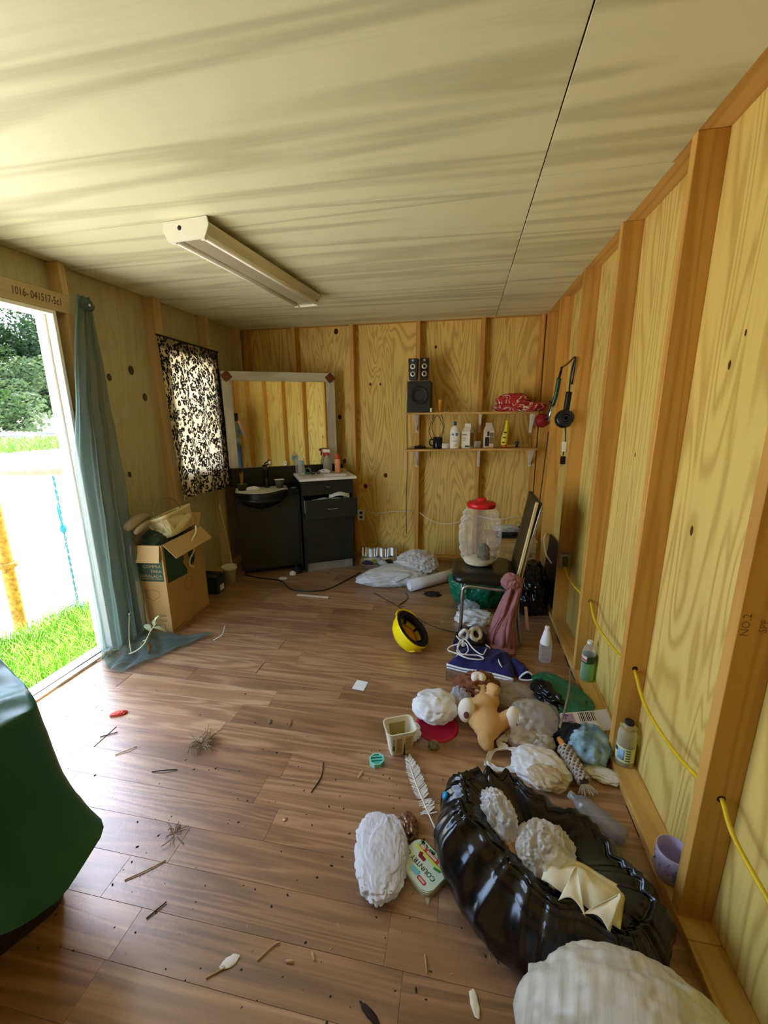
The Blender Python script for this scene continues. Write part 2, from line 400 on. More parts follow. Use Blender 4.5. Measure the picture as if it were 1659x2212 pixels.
# ceiling: luan sheets
ce = struct('ceiling')
for (x0, x1, y0, y1) in [(XL-.06, .232, -1.24, -.61), (XL-.06, .232, -.607, .628), (XL-.06, .232, .631, 1.858), (XL-.06, .232, 1.862, 3.078), (XL-.06, .232, 3.081, YB+.02),
                         (.236, XR+.012, -1.24, .6), (.236, XR+.012, .603, 1.82), (.236, XR+.012, 1.823, 3.04), (.236, XR+.012, 3.043, YB+.02)]:
    box('ceiling_panel', (x0-(x0+x1)/2, y0-(y0+y1)/2, 0), (x1-(x0+x1)/2, y1-(y0+y1)/2, .008), M_ceil, ce, .0012, loc=((x0+x1)/2, (y0+y1)/2, HC + random.uniform(0, .0015)))
box('roof_deck', (XLS-.05, YRS-.05, HC+.045), (XRS+.05, YBS+.05, HC+.12), M_dark, ce, 0)
# right wall
wr = struct('wall_right')
RS = [3.544, 2.894, 2.281, 1.651, 1.057, .45, -.16, -.77, -1.2]
for y0, y1 in ((2.93, YBS), (1.711, 2.93), (.49, 1.711), (-.73, .49), (YRS, -.73)):
    box('sheathing_panel', (0, y0-(y0+y1)/2+.001, -1.2), (.013, (y1-y0)/2-.001, 1.2), M_ply, wr, 0, loc=(XRS, (y0+y1)/2, 1.17))
for y in RS: box('stud', (-.0445, -.019, -(HC-SP)/2), (.0445, .019, (HC-SP)/2), M_stud, wr, .0015, loc=((XR+XRS)/2, y+.019, SP+(HC-SP)/2))
box('stud', (-.0445, -.019, -(HC-SP)/2), (.0445, .019, (HC-SP)/2), M_stud, wr, .0015, loc=((XR+XRS)/2, YB-.022, SP+(HC-SP)/2))
box('top_plate', (XR, YRS, HC+.0005), (XRS, YBS, HC+.038), M_study, wr, .0015)
for y0, y1 in ((YR, 1.0), (1.0, YB)): box('bottom_plate', (XR, y0+.001, 0), (XRS-.001, y1-.001, SP), M_study, wr, .0015)
# back wall
wb = struct('wall_back')
for x0, x1 in ((XLS, -1.68), (-1.68, -.459), (-.459, .76)):
    box('sheathing_panel', (x0-(x0+x1)/2+.001, 0, -1.2), ((x1-x0)/2-.001, .013, 1.2), M_plyb, wb, 0, loc=((x0+x1)/2, YBS, 1.17))
for x in (-2.19, -1.675, -1.084, -.440, .148, .660):
    box('stud', (-.019, -.0445, -(HC-SP)/2), (.019, .0445, (HC-SP)/2), M_stud, wb, .0015, loc=(x-.019, (YB+YBS)/2, SP+(HC-SP)/2))
box('top_plate', (XLS, YB, HC+.0005), (XR-.001, YBS, HC+.038), M_studx, wb, .0015)
box('bottom_plate', (XLS+.001, YB, 0), (XR-.001, YBS-.001, SP), M_studx, wb, .0015)
# rear wall behind the camera
wq = struct('wall_rear')
for x0, x1 in ((XLS, -1.1), (-1.1, .12), (.12, XRS)):
    z0, z1 = 0, 2.4
    box('sheathing_panel', (x0-(x0+x1)/2, -.013, z0-(z0+z1)/2), ((x1-x0)/2, 0, (z1-z0)/2), M_ply, wq, 0, loc=((x0+x1)/2, YRS, (z0+z1)/2))
for x in (-2.19, -1.69, -1.081, -.472, .148, .660): box('stud', (-.019, -.0445, -(HC-SP)/2), (.019, .0445, (HC-SP)/2), M_stud, wq, .0015, loc=(x-.019, (YR+YRS)/2, SP+(HC-SP)/2))
box('bottom_plate', (XLS+.001, YRS+.001, 0), (XR-.001, YR, SP), M_studx, wq, .0015)
# left wall with door opening 0.30..2.06 and a window
DY0, DY1, DZ = .30, 2.075, 2.035  # unseen near end of the door opening is widened to give light
WY0, WY1, WZ0, WZ1 = 2.93, 3.52, 1.02, 1.97
wl = struct('wall_left')
for y0, y1, z0, z1 in ((YRS, DY0, -.03, 2.37), (DY0, DY1, DZ+.02, 2.37), (DY1, WY0, -.03, 2.37), (WY0, WY1, -.03, WZ0), (WY0, WY1, WZ1, 2.37), (WY1, YBS, -.03, 2.37)):
    box('sheathing_panel', (-.013, y0-(y0+y1)/2, z0-(z0+z1)/2), (0, (y1-y0)/2, (z1-z0)/2), M_plyl, wl, 0, loc=(XLS, (y0+y1)/2, (z0+z1)/2))
M_studl = wood('grey_pine_stud', 'cbb07c', 'a07e50', 'Z', across=7.0, along=.35, rings=6, contrast=.35, fibre=.25, knots=2.4, rough=.65, blot=.3, objvar=.1, knotcol='50301a')
for y in (-.9, -.3, .28, 2.16, 2.875, 2.915, 3.505, 4.04):
    box('stud', (-.0445, -.019, -(HC-SP)/2), (.0445, .019, (HC-SP)/2), M_studl, wl, .0015, loc=((XL+XLS)/2, y, SP+(HC-SP)/2))
box('top_plate', (XLS, YRS, HC+.009), (XL, YBS, HC+.044), M_study, wl, .0015)
for y0, y1 in ((YR, DY0-.03), (DY1+.03, YB)): box('bottom_plate', (XLS+.001, y0, 0), (XL, y1, SP), M_study, wl, .0015)
M_header = wood('header_pine', 'c2ad80', '9c7f50', 'Y', across=7, along=.3, rings=5, contrast=.3, fibre=.3, rough=.7)
hd = box('header_board', (XL-.04, .1, 2.056), (XL+.004, 2.175, 2.155), M_header, wl, .002)
M_ink = plain('brown_ink', '4a3a2c', .8)
text('lettering', '1016- 041517-5c1', .056, M_ink, hd, frame((XL+.0045, 1.985, 2.106), (0, 1, 0), (0, 0, 1)), shear=.15, sx=.66)
M_knot = plain('dark_knot', '4a4434', .8, var=.4, bscale=90); M_knotb = plain('brown_knot', '4f2c10', .8, var=.4, bscale=90)
for y, z, r_ in ((2.465, 1.74, .020), (2.663, 1.803, .026), (2.76, 1.624, .023), (2.511, 1.088, .016), (3.06, 1.0, .018)):
    lathe('knot', [(0, .0006), (r_*.8, .0005), (r_, 0)], M_knot, wl, 14, loc=(XLS, y, z), rot=(0, PI/2, 0), sx=1.25)
for x, z, r_ in ((-1.278, 2.279, .022), (-1.269, 1.46, .02), (-1.234, 1.009, .02), (-.795, .866, .02), (-.942, 1.776, .012), (-.84, 1.774, .010), (-1.01, .748, .022), (.25, 1.35, .012), (-.3, 2.1, .012)):
    lathe('knot', [(0, .0006), (r_*.8, .0005), (r_, 0)], M_knotb, wb, 14, loc=(x, YBS, z), rot=(PI/2, 0, 0), sy=1.2)
for y, z, r_ in ((1.45, 1.62, .007), (1.40, 1.70, .005), (1.50, 1.10, .009), (1.30, 1.95, .006), (2.05, 1.3, .006), (.85, 1.5, .008)):
    lathe('knot', [(0, .0006), (r_*.8, .0005), (r_, 0)], M_knotb, wr, 12, loc=(XRS, y, z), rot=(0, -PI/2, 0), sx=2.0)
# door frame
dr = struct('door_1')
box('side_jamb', (XLS-.03, DY1-.022, -.03), (XL+.004, DY1, DZ+.02), M_white, dr, .002)
box('side_jamb', (XLS-.03, DY0, -.03), (XL+.004, DY0+.022, DZ+.02), M_white, dr, .002)
box('head_jamb', (XLS-.03, DY0+.022, DZ), (XL+.004, DY1-.022, DZ+.02), M_white, dr, .002)
box('door_stop', (XLS+.01, DY1-.034, 0), (XLS+.045, DY1-.0225, DZ-.001), M_white, dr, .001)
box('door_stop', (XLS+.01, DY0+.0225, 0), (XLS+.045, DY0+.034, DZ-.001), M_white, dr, .001)
M_oldwhite = plain('weathered_white_paint', 'd9dcd6', .55, var=.45, bscale=14, bumpy=.3)
box('threshold', (XL-.062, DY0+.023, -.006), (XL+.022, DY1-.023, .016), M_oldwhite, dr, .005, 2)
box('sill', (XLS-.055, DY0-.02, -.05), (XL-.064, DY1+.02, -.004), M_oldwhite, dr, .004)
box('sweep_groove', (XL-.03, DY0+.03, .016), (XL-.018, DY1-.03, .0175), M_dark, dr, 0)
# window frame and pane
wn = struct('window_1')
for lo, hi in (((XLS-.02, WY0, WZ0), (XL-.0, WY0+.02, WZ1)), ((XLS-.02, WY1-.02, WZ0), (XL-.0, WY1, WZ1)), ((XLS-.02, WY0+.02, WZ1-.02), (XL-.0, WY1-.02, WZ1)), ((XLS-.02, WY0+.02, WZ0), (XL-.0, WY1-.02, WZ0+.02)),
               ((XLS-.005, WY0+.02, (WZ0+WZ1)/2-.015), (XLS+.02, WY1-.02, (WZ0+WZ1)/2+.015))): box('window_frame', lo, hi, M_white, wn, .002)
M_glass = film('window_glass', 'ffffff', .06, .02, 0)
box('pane', (XLS-.001, WY0+.02, WZ0+.02), (XLS+.004, WY1-.02, WZ1-.02), M_glass, wn, 0)
# ------------------------------------------------------------------ outside
def ground_mat():
    m, n, b = new_mat('sandy_gravel'); v = coords(n, rnd=False)
    f = noise_n(n, v, 30, 5, .7); g = noise_n(n, v, .7, 4, .6)
    c = mixc(n, f, rgb('c9bfae'), rgb('e2dbcd')); c = mixc(n, ramp(n, g, [(.45, 0.0), (.6, .25)]), c, rgb('a8a07c'))
    L(n, c, b.inputs['Base Color']); b.inputs['Roughness'].default_value = .95; bump(n, b, f, .3, .01); return m
GZ = -.25
gr = raw('ground', [(-90, -60, GZ), (XLS-.3, -60, GZ), (XLS-.3, 90, GZ), (-90, 90, GZ)], [(0, 1, 2, 3)], ground_mat()); gr['kind'] = 'structure'
gr2 = raw('ground', [(XLS-.3, -60, GZ), (60, -60, GZ), (60, 90, GZ), (XLS-.3, 90, GZ)], [(0, 1, 2, 3)], gr.data.materials[0]); gr2['kind'] = 'structure'
# ================================================================== CEILING LIGHT, CURTAINS, VANITY CORNER
M_metalw = plain('white_enamel', 'e6e4d4', .35)
M_refl = plain('dull_reflector', 'a39a80', .4)
M_tubew = plain('tube_glass', 'f2f0e6', .25)
M_blk = plain('black_plastic', '1b1b1c', .38)
M_blkm = plain('black_matt', '191a1a', .7)
M_chrome = plain('chrome', 'cfd2d4', .18, metal=1)
M_galv = plain('galvanised', '9c9c96', .45, metal=.9)
M_paper = plain('white_paper', 'e8e8e4', .8, var=.06, bscale=30)
M_red = plain('red_plastic', 'c4141c', .35)
t = thing('ceiling_light', 'long white two tube fluorescent fixture under the ceiling', 'lamp', (-1.185, 2.45, HC - .0905), -.075)
bm = bmesh.new()
prof = [(-.045, .02), (-.055, .089), (.055, .089), (.045, .02)]
a = [bm.verts.new((x, -.6, z)) for x, z in prof]; b_ = [bm.verts.new((x, .6, z)) for x, z in prof]
bm.faces.new(a); bm.faces.new(b_[::-1])
for i in range(4): bm.faces.new((a[i], b_[i], b_[(i+1) % 4], a[(i+1) % 4]))
done('channel', bm, M_refl, t)
for s in (-1, 1):
    sheet('reflector', lambda u, v, s=s: (s*(.044 + .066*u), -.6 + 1.2*v, .022 + .05*u**1.4), 6, 2, M_metalw, t, .0015)
    tube('tube', [(s*.076, -.585, .022), (s*.076, .585, .022)], .0128, M_tubew, t, 12, n=1)
    for e in (-1, 1): box('socket', (s*.076-.012, e*.593-.006, .004), (s*.076+.012, e*.593+.006, .045), M_metalw, t, .002)
for e in (-1, 1):
    pl = prism('end_cap', [(-.112, .089), (-.118, .055), (-.092, .006), (.092, .006), (.118, .055), (.112, .089)], -.004, .004, M_metalw, t, rot=(PI/2, 0, 0), loc=(0, e*.606, 0))
    c = lathe('knockout', [(0, .0), (.010, 0), (.010, .001), (0, .001)], M_blkm, pl, 12, loc=(-.03, .058, .0041 if e < 0 else -.0051))
# --- sheer dark teal curtain pinned beside the door
M_teal = film('sheer_teal_cloth', '728880', .72, .6, .48, .2)
t = thing('curtain', 'sheer dark teal curtain pinned by the door and trailing on the floor', 'curtain', (XL + .02, 2.15, 0))
def cur(u, v):
    if v < .78:
        k = v / .78; z = 2.165 * (1 - k) + .03 * k
        y0 = 2.185 - .62 * k if k < .17 else (2.08 - .46 * (k - .17) if k < .45 else (1.951 - .12 * (k - .45)))
        y1 = 2.285 + (2.235 - 2.285) * k
        y = y0 + (y1 - y0) * u
        fold = .022 * math.sin(u * 19 + 2.4 * k) * (.35 + .65 * k) + .012 * math.sin(u * 37 + 5 * k)
        return (.02 + fold + .05 * k + .03 * k * k * u + .012 * noise.noise(Vector((u * 3, k * 9, 1))), y - 2.15, z)
    k = (v - .78) / .22
    x = .09 + k * (.16 + .30 * u); y = (1.885 + .35 * u - 2.15) - .015 * math.sin(k * 4) + .07 * k * u - .08 * k * (1 - u)
    z = .012 + .028 * abs(noise.noise(Vector((u * 6, k * 5, 3)))) + .03 * (1 - k) ** 3 + .02 * abs(math.sin(u * 9 + k * 6)) * (1 - .3 * k)
    return (x, y, z)
sheet('cloth', cur, 46, 96, M_teal, t, 0)
lathe('tack', [(0, .004), (.006, .003), (.007, 0)], M_white, t, 12, loc=(.055, .08, 2.115), rot=(0, PI/2, 0))
crumple('knot', M_teal, t, (.02, .045, .03), (.03, .085, 2.10), seed=4, amp=.3, sub=3, floor=False)
# --- leopard curtain
def leopard():
    m, n, b = new_mat('leopard_print_cloth'); v = coords(n, (1, 1, 1), rnd=False)
    nz = n.nodes.new('ShaderNodeTexNoise'); nz.inputs['Scale'].default_value = 26; L(n, v, nz.inputs['Vector'])
    ad = n.nodes.new('ShaderNodeVectorMath'); ad.operation = 'MULTIPLY_ADD'; ad.inputs[1].default_value = (.03, .03, .03)
    L(n, nz.outputs['Color'], ad.inputs[0]); L(n, v, ad.inputs[2])
    mp = n.nodes.new('ShaderNodeMapping'); mp.inputs['Scale'].default_value = (34, 34, 27); L(n, ad.outputs[0], mp.inputs[0])
    vo = n.nodes.new('ShaderNodeTexVoronoi'); vo.inputs['Scale'].default_value = 1.0; L(n, mp.outputs[0], vo.inputs['Vector'])
    ring = ramp(n, vo.outputs['Distance'], [(.14, 0.0), (.19, 1.0), (.56, 1.0), (.63, 0.0)])
    gap = ramp(n, noise_n(n, v, 62, 1), [(.36, 0.0), (.42, 1.0)])
    f = math_n(n, 'MULTIPLY', ring, gap)
    inner = ramp(n, vo.outputs['Distance'], [(.14, 1.0), (.24, 0.0)])
    sep = n.nodes.new('ShaderNodeSeparateXYZ'); L(n, v, sep.inputs[0])
    hem = math_n(n, 'GREATER_THAN', sep.outputs[2], 1.145)
    c = mixc(n, inner, rgb('e9dcb6'), rgb('b79a68')); c = mixc(n, f, c, rgb('15140f')); c = mixc(n, math_n(n, 'MULTIPLY', hem, .55), c, rgb('15140f'))
    edge = math_n(n, 'GREATER_THAN', sep.outputs[1], .735)
    c = mixc(n, math_n(n, 'MULTIPLY', edge, .85), c, rgb('15140f'))
    L(n, c, b.inputs['Base Color']); b.inputs['Roughness'].default_value = .8
    tl = N(n, 'ShaderNodeBsdfTranslucent'); L(n, c, tl.inputs[0])
    mx = n.nodes.new('ShaderNodeMixShader'); mx.inputs[0].default_value = .33
    L(n, b.outputs[0], mx.inputs[1]); L(n, tl.outputs[0], mx.inputs[2]); L(n, mx.outputs[0], n.nodes['Material Output'].inputs[0]); return m
t = thing('window_curtain', 'leopard print curtain hung over the small window', 'curtain', (XL + .012, 2.83, .83))
def leo(u, v):
    y = .0 + .765 * u + .02 * v * (1 - u); z = 1.235 * (1 - v) - .02 * u * (1 - v) + .012 * math.sin(u * 5) * v
    x = .006 + .012 * math.sin(u * 24 + v * 2) * (.3 + v) + .02 * v + (.02 * math.sin(u * 11 + 1) if v > .6 else 0) * (v - .6)
    return (x, y, z)
sheet('cloth', leo, 70, 60, leopard(), t, 0)
tube('rod', [(.008, -.01, 1.232), (.008, .77, 1.212)], .006, M_blkm, t, 8, n=1)
# --- light switch plate
t = thing('light_switch', 'pale light switch plate on the wall beside the teal curtain', 'switch', (XLS + .001, 2.405, 1.235))
box('plate', (0, -.036, -.058), (.006, .036, .058), plain('ivory_plastic', 'd8d0ae', .4), t, .003, 2)
box('toggle', (.006, -.006, -.012), (.014, .006, .012), plain('ivory_toggle', 'cfc7a6', .4), t, .002)
# --- vanity: local x along its front, local -y into the room
M_vblack = plain('black_laminate', '20241f', .42, var=.35, bscale=7, bumpy=.05)
M_vtop = plain('black_counter', '181a17', .3, var=.4, bscale=12)
VA = (-1.275, 4.057, 0); VR = PI/6
t = thing('vanity', 'black corner sink vanity with bow front basin and faucet', 'cabinet', VA, VR)
box('cabinet_body', (-1.0, -.26, .06), (-.44, -.005, .80), M_vblack, t, .003)
box('kick_board', (-.98, -.17, 0), (-.46, -.02, .06), M_blkm, t, 0)
bow = [(-1.015, -.005), (-1.005, -.325)] + [(-.995 + .445*i/14, -.325 - .148*math.sin(PI*i/14)**.8) for i in range(1, 14)] + [(-.55, -.335), (-.435, -.30), (-.435, -.005)]
prism('counter', bow, .765, .815, M_vtop, t, bev=.006)
def belly(u, v):
    a = PI * u; k = math.cos(v * PI / 2)
    return (-.775 - .215 * math.cos(a) * k, -.262 - .195 * math.sin(a) * k, .764 - .12 * v ** .8)
sheet('basin', belly, 24, 10, M_vtop, t, .004)
box('backsplash', (-1.02, -.03, .815), (.06, -.006, 1.0), M_vtop, t, .004)
box('side_panel', (-.45, -.29, .02), (-.432, -.01, .765), M_vblack, t, .002)
f = lathe('faucet', [(0, 0), (.026, 0), (.022, .02), (.017, .06), (.018, .15), (.026, .17), (.024, .19), (0, .195)], M_blk, t, 18, loc=(-.71, -.11, .815))
tube('spout', [(0, -.01, .06), (0, -.05, .085), (0, -.10, .075), (0, -.115, .055)], .011, M_blk, f, 10)
tube('lever', [(0, 0, .19), (.012, .01, .215), (.035, .012, .222)], .007, M_blk, f, 8)
lathe('knob', [(0, .03), (.012, .025), (.014, .01), (.007, 0)], M_tubew, f, 12, loc=(.04, .012, .22))
# white liner mat on the counter
sheet('liner_mat', lambda u, v: (-.995 + .46*u, -.05 - (.27 + .135*math.sin(PI*min(1, u*1.15))**.8)*v, .8165 + .0006*math.sin(u*9) + (.004 if v > .97 else 0)), 20, 8, plain('stained_white_mat', 'cfcdb8', .7, var=.25, bscale=14), t, .0015)
# mirror
M_mframe = wood('whitewashed_frame', 'c9c4b4', '8f8b7c', 'X', across=9, along=1.2, rings=4, contrast=.35, fibre=.5, rough=.7, blot=.5, objvar=.02)
m, n, b = new_mat('mirror_glass'); b.inputs['Metallic'].default_value = 1; b.inputs['Roughness'].default_value = .015; b.inputs['Base Color'].default_value = (.80, .80, .70, 1); M_mirror = m
t = thing('mirror', 'wall mirror in a whitewashed board frame with dark corner blocks', 'mirror', (-1.275, 4.057, 1.003), VR)
w0, w1, hz = -1.032, .0, .872; fw = .082
box('glass', (w0+fw-.01, -.006, fw-.085), (w1-fw+.01, -.004, hz-fw+.01), M_mirror, t, 0)
box('backing', (w0+.01, -.0035, 0), (w1-.01, 0, hz-.01), M_blkm, t, 0)
box('frame_board', (w0, -.022, hz-fw), (w1, -.0065, hz), M_mframe, t, .002)
for x0, x1 in ((w0, w0+fw), (w1-fw, w1)): box('frame_board', (-fw/2, -.0155, -hz/2+.02), (fw/2, 0, hz/2-fw/2-.022), wood('whitewashed_stile', 'c9c4b4', '8f8b7c', 'Z', across=9, along=1.2, rings=4, contrast=.35, fibre=.5, rough=.7, blot=.5, objvar=.02) if x0 == w0 else bpy.data.materials['whitewashed_stile'], t, .002, loc=((x0+x1)/2, -.0065, hz/2-fw/2+.02))
M_corner = plain('dark_red_brown_block', '6b3320', .5, var=.3, bscale=20)
for x in (w0+.045, w1-.045): box('corner_block', (-.037, -.012, -.037), (.037, 0, .037), M_corner, t, .004, loc=(x, -.0225, hz-.045), rot=(0, PI/4 + .12, 0))
# drawer cabinet
M_wtop = plain('white_marbled_top', 'e3e3df', .3, var=.12, bscale=16)
t = thing('drawer_cabinet', 'black drawer cabinet with white top and one drawer pulled open', 'cabinet', VA, VR)
cx0, cx1, cy = -.42, .067, -.362
box('side_panel', (cx0, cy+.018, .0), (cx0+.016, -.035, .90), M_vblack, t, .001)
box('side_panel', (cx1-.016, cy+.018, .0), (cx1, -.035, .90), M_vblack, t, .001)
box('back_panel', (cx0+.016, -.05, .05), (cx1-.016, -.04, .90), M_vblack, t, 0)
box('bottom_panel', (cx0+.016, cy+.02, .085), (cx1-.016, -.05, .10), M_vblack, t, 0)
box('kick_board', (cx0+.01, cy+.035, 0), (cx1-.01, cy+.05, .085), plain('grey_kick', '8a8a80', .7, var=.2, bscale=10), t, .001)
dr = box('door', (cx0+.004, cy, .10), (cx1-.004, cy+.017, .545), M_vblack, t, .002)
box('face_rail', (cx0+.016, cy+.02, .55), (cx1-.016, cy+.04, .565), M_vblack, t, 0)
d1 = box('drawer', (cx0+.004, cy, .755), (cx1-.004, cy+.018, .895), M_vblack, t, .002)
tube('handle', [(-.20, cy-.004, .835), (-.185, cy-.018, .83), (-.165, cy-.018, .83), (-.15, cy-.004, .835)], .004, M_chrome, d1, 8)
# open drawer
oy = cy - .135
d2 = box('drawer', (cx0+.006, oy, .56), (cx1+.004, oy+.018, .735), M_vblack, t, .002)
M_dbox = plain('white_drawer_box', 'cfcdc4', .6)
for lo, hi in (((cx0+.022, oy+.02, .575), (cx0+.034, -.08, .70)), ((cx1-.034, oy+.02, .575), (cx1-.022, -.08, .70)), ((cx0+.034, oy+.02, .575), (cx1-.034, -.08, .583))): box('drawer_side', lo, hi, M_dbox, d2, .001)
tube('handle', [(-.215, oy-.003, .65), (-.2, oy-.02, .648), (-.13, oy-.02, .648), (-.115, oy-.003, .65)], .0045, M_chrome, d2, 8)
box('top', (cx0-.03, -.47, .905), (cx1+.012, -.034, .93), M_wtop, t, .006, 2)
def vat(x, y, z):                                  # vanity frame -> world
    c, s = math.cos(VR), math.sin(VR); return (VA[0] + c*x - s*y, VA[1] + s*x + c*y, z)
M_clearp = film('clear_film', 'e6e9ec', .42, .16, .25, .8, None, .8, 14)
M_wpl = film('white_plastic_film', 'e9edf1', .93, .34, .35, .5, None, .6, 8)
M_clear = film('clear_pet', 'e8eeee', .16, .06, .1, .9)
tag(crumple('plastic_bag', M_clearp, None, (.16, .055, .05), vat(-.20, -.415, .64), (0, 0, VR), seed=8, amp=.42, f=3, sub=4, floor=False), 'grey clear plastic bag stuffed in the open black drawer', 'bag')
tag(sheet('paper_sheet', lambda u, v: (.20*u-.02+.02*v, .09*v, .05*math.sin(PI*u*.8+.3)+.02*v), 10, 6, M_paper, None, .0012, loc=vat(-.16, -.40, .70), rot=(.25, 0, VR)), 'bent sheet of white paper standing in the open drawer', 'paper')
# things on the sink counter
t = thing('flower_pot', 'small dark pot of dry reddish leaves on the sink counter', 'plant', vat(-.935, -.20, .8185), .3)
lathe('pot', [(0, 0), (.036, 0), (.046, .05), (.05, .055), (.046, .058), (.03, .05), (0, .048)], plain('dark_olive_pot', '3d3c22', .5), t, 18)
M_dry = plain('dry_leaf', 'a87a3c', .8, var=.35, bscale=40)
random.seed(5)
for i in range(9):
    a = random.uniform(0, 2*PI); h = random.uniform(.07, .15); l = random.uniform(.01, .035)
    sheet('leaf', lambda u, v, a=a, h=h, l=l: ((u-.5)*.026*math.sin(PI*min(1, v*.95+.05)), l*v*v, .04 + h*v), 5, 7, M_dry, t, .0008, rot=(0, 0, a))
def glass_bottle(): pass
tag(crumple('tissue', M_paper, None, (.05, .032, .02), vat(-.84, -.25, .8185), (0, 0, .3), seed=3, amp=.5, sub=4), 'crumpled tissue lying on the white sink mat', 'tissue')
t = thing('cup', 'small dark fluted cup on the sink counter', 'cup', vat(-.60, -.19, .8185), 0)
lathe('body', [(0, 0), (.03, 0), (.042, .075), (.0385, .075), (.028, .006), (0, .005)], plain('grey_cup', '4d4b3c', .45), t, 24, fn=lambda a, z: 1 + .02*math.cos(12*a))
tag(box('index_card', (-.045, -.025, 0), (.045, .025, .001), M_paper, None, 0, loc=vat(-.60, -.19, .897), rot=(.1, 0, VR + .2)), 'white card lying across the dark fluted cup', 'card')
tag(box('paper_strip', (-.03, -.008, 0), (.03, .008, .0012), M_paper, None, 0, loc=vat(-.47, -.22, .8165), rot=(0, 0, VR + .4)), 'white paper strip at the edge of the black counter', 'paper')
# things on the white cabinet top
def pet(name, label, loc, r, h, capm, liquid=None, labelm=None, lab=(.45, .62), cap=True, rz=0, M=None, ribs=True, neck=.38, rot=None, fill=.5, cat='bottle', group=None):
    t = thing(name, label, cat, loc, rz, group, rot=rot); pr = [(0, 0), (r*.8, 0), (r*.97, r*.12)]
    k = 9
    for i in range(k): 
        z = r*.2 + (h*.66 - r*.2) * i/(k-1); pr.append((r*(1 - (.05 if ribs and i % 2 else 0)), z))
    pr += [(r*.96, h*.72), (r*.78, h*.82), (r*.5, h*.89), (r*neck, h*.92), (r*neck, h*.955)]
    lathe('bottle_body', pr, M or M_clear, t, 24)
    if cap: lathe('cap', [(0, h), (r*(neck+.05), h), (r*(neck+.07), h*.985), (r*(neck+.07), h*.935), (0, h*.935)], capm, t, 18, smooth=False)
    if labelm: lathe('wrap_label', [(r*1.012, h*lab[0]), (r*1.012, h*lab[1])], labelm, t, 24)
    if liquid: lathe('liquid', [(0, .002), (r*.76, .002), (r*.92, r*.14)] + [(p[0]*.95, p[1]) for p in pr[3:] if p[1] < h*fill] + [(r*.93, h*fill), (0, h*fill)], liquid, t, 24)
    return t
M_bluelab = film('pale_blue_label', 'b9d8e2', .8, .4, .4)
zt = .931
pet('water_bottle', 'clear water bottle with pale label at the corner of the white top', vat(-.395, -.235, zt), .031, .2, M_white, None, M_bluelab, (.5, .7), cap=False)
pet('water_bottle', 'clear uncapped bottle behind the labelled one on the white top', vat(-.40, -.09, zt), .032, .185, M_white, None, None, cap=False)
t = thing('spray_bottle', 'clear spray bottle with red and white trigger beside the mirror', 'bottle', vat(-.115, -.09, zt), VR - .4)
lathe('bottle_body', [(0, 0), (.042, 0), (.045, .01), (.045, .09), (.03, .13), (.016, .155), (.014, .17)], film('frosted_plastic', 'd5d6cb', .55, .3, .4), t, 24, sy=.7)
lathe('collar', [(.018, .165), (.018, .19), (.012, .195)], M_red, t, 18)
box('spray_head', (-.045, -.014, .19), (.03, .014, .225), M_white, t, .008, 2)
box('nozzle', (-.056, -.011, .198), (-.046, .011, .22), M_red, t, .002)
tube('trigger', [(-.025, 0, .19), (-.035, 0, .17), (-.03, 0, .15)], [.008]*13, M_red, t, 8)
t = thing('squeeze_bottle', 'orange squeeze bottle on the white cabinet top', 'bottle', vat(-.035, -.18, zt), 0)
lathe('bottle_body', [(0, 0), (.027, 0), (.03, .01), (.027, .06), (.032, .11), (.02, .135)], plain('pale_orange_plastic', 'e79a6c', .4), t, 20, sy=.75)
lathe('cap', [(.021, .134), (.025, .14), (.02, .17), (.012, .185), (0, .187)], plain('orange_red_plastic', 'd9502f', .4), t, 20)
tube('cap_ridge', spline([(.02, 0, .14), (.0, .016, .14), (-.02, 0, .14), (0, -.016, .14)], 4, True), .0035, plain('orange_ridge', 'd9502f', .4), t, 6, closed=True, raw_pts=True)
t = thing('tape_roll', 'green tape ring lying on the white cabinet top', 'tape', vat(-.33, -.19, zt), 0)
lathe('ring', [(.03, 0), (.034, .003), (.034, .019), (.03, .022), (.024, .022), (.024, 0), (.03, 0)], plain('green_tape', '1f6b52', .35), t, 26, rot=(1.2, .3, .4), loc=(0, 0, .032))
lathe('core', [(.023, 0), (.0235, .02), (.022, .02), (.022, 0)], plain('card_core', 'a88e62', .8), t, 26, rot=(1.2, .3, .4), loc=(0, 0, .032))
t = thing('glasses', 'dark folded eyeglasses on the white cabinet top', 'glasses', vat(-.265, -.25, zt), VR + .3)
for s in (-1, 1):
    fr = tube('rim', spline([(s*.03+.02, 0, .02), (s*.03, .003, .033), (s*.03-.02, 0, .02), (s*.03, -.003, .006)], 6, True), .0022, M_blk, t, 6, closed=True, raw_pts=True)
    lathe('lens', [(0, 0), (.018, 0)], film('grey_lens', '50584e', .7, .05, 0), t, 18, loc=(s*.03, 0, .02), rot=(PI/2, 0, 0))
    tube('temple', [(s*.055, 0, .025), (s*.05, .03, .015), (s*-.02, .045 + s*.006, .006)], .002, M_blk, t, 6)
tube('bridge', [(-.01, 0, .022), (0, 0, .027), (.01, 0, .022)], .002, M_blk, t, 6)
tag(box('notebook', (-.10, -.05, 0), (.10, .05, .012), M_paper, None, .002, loc=vat(-.10, -.34, zt), rot=(0, 0, VR - .06)), 'flat white pad lying on the front of the cabinet top', 'notebook')
tag(crumple('tissue', M_paper, None, (.05, .03, .022), vat(-.165, -.17, zt), (0, 0, .5), seed=13, amp=.5, sub=4), 'crumpled tissue in front of the spray bottle', 'tissue')
tag(crumple('paper_scrap', plain('brown_paper', 'b59a6c', .8), None, (.035, .02, .018), vat(.02, -.14, zt), (0, 0, .2), seed=15, amp=.5, sub=3), 'crumpled brown paper scrap behind the orange bottle', 'paper')
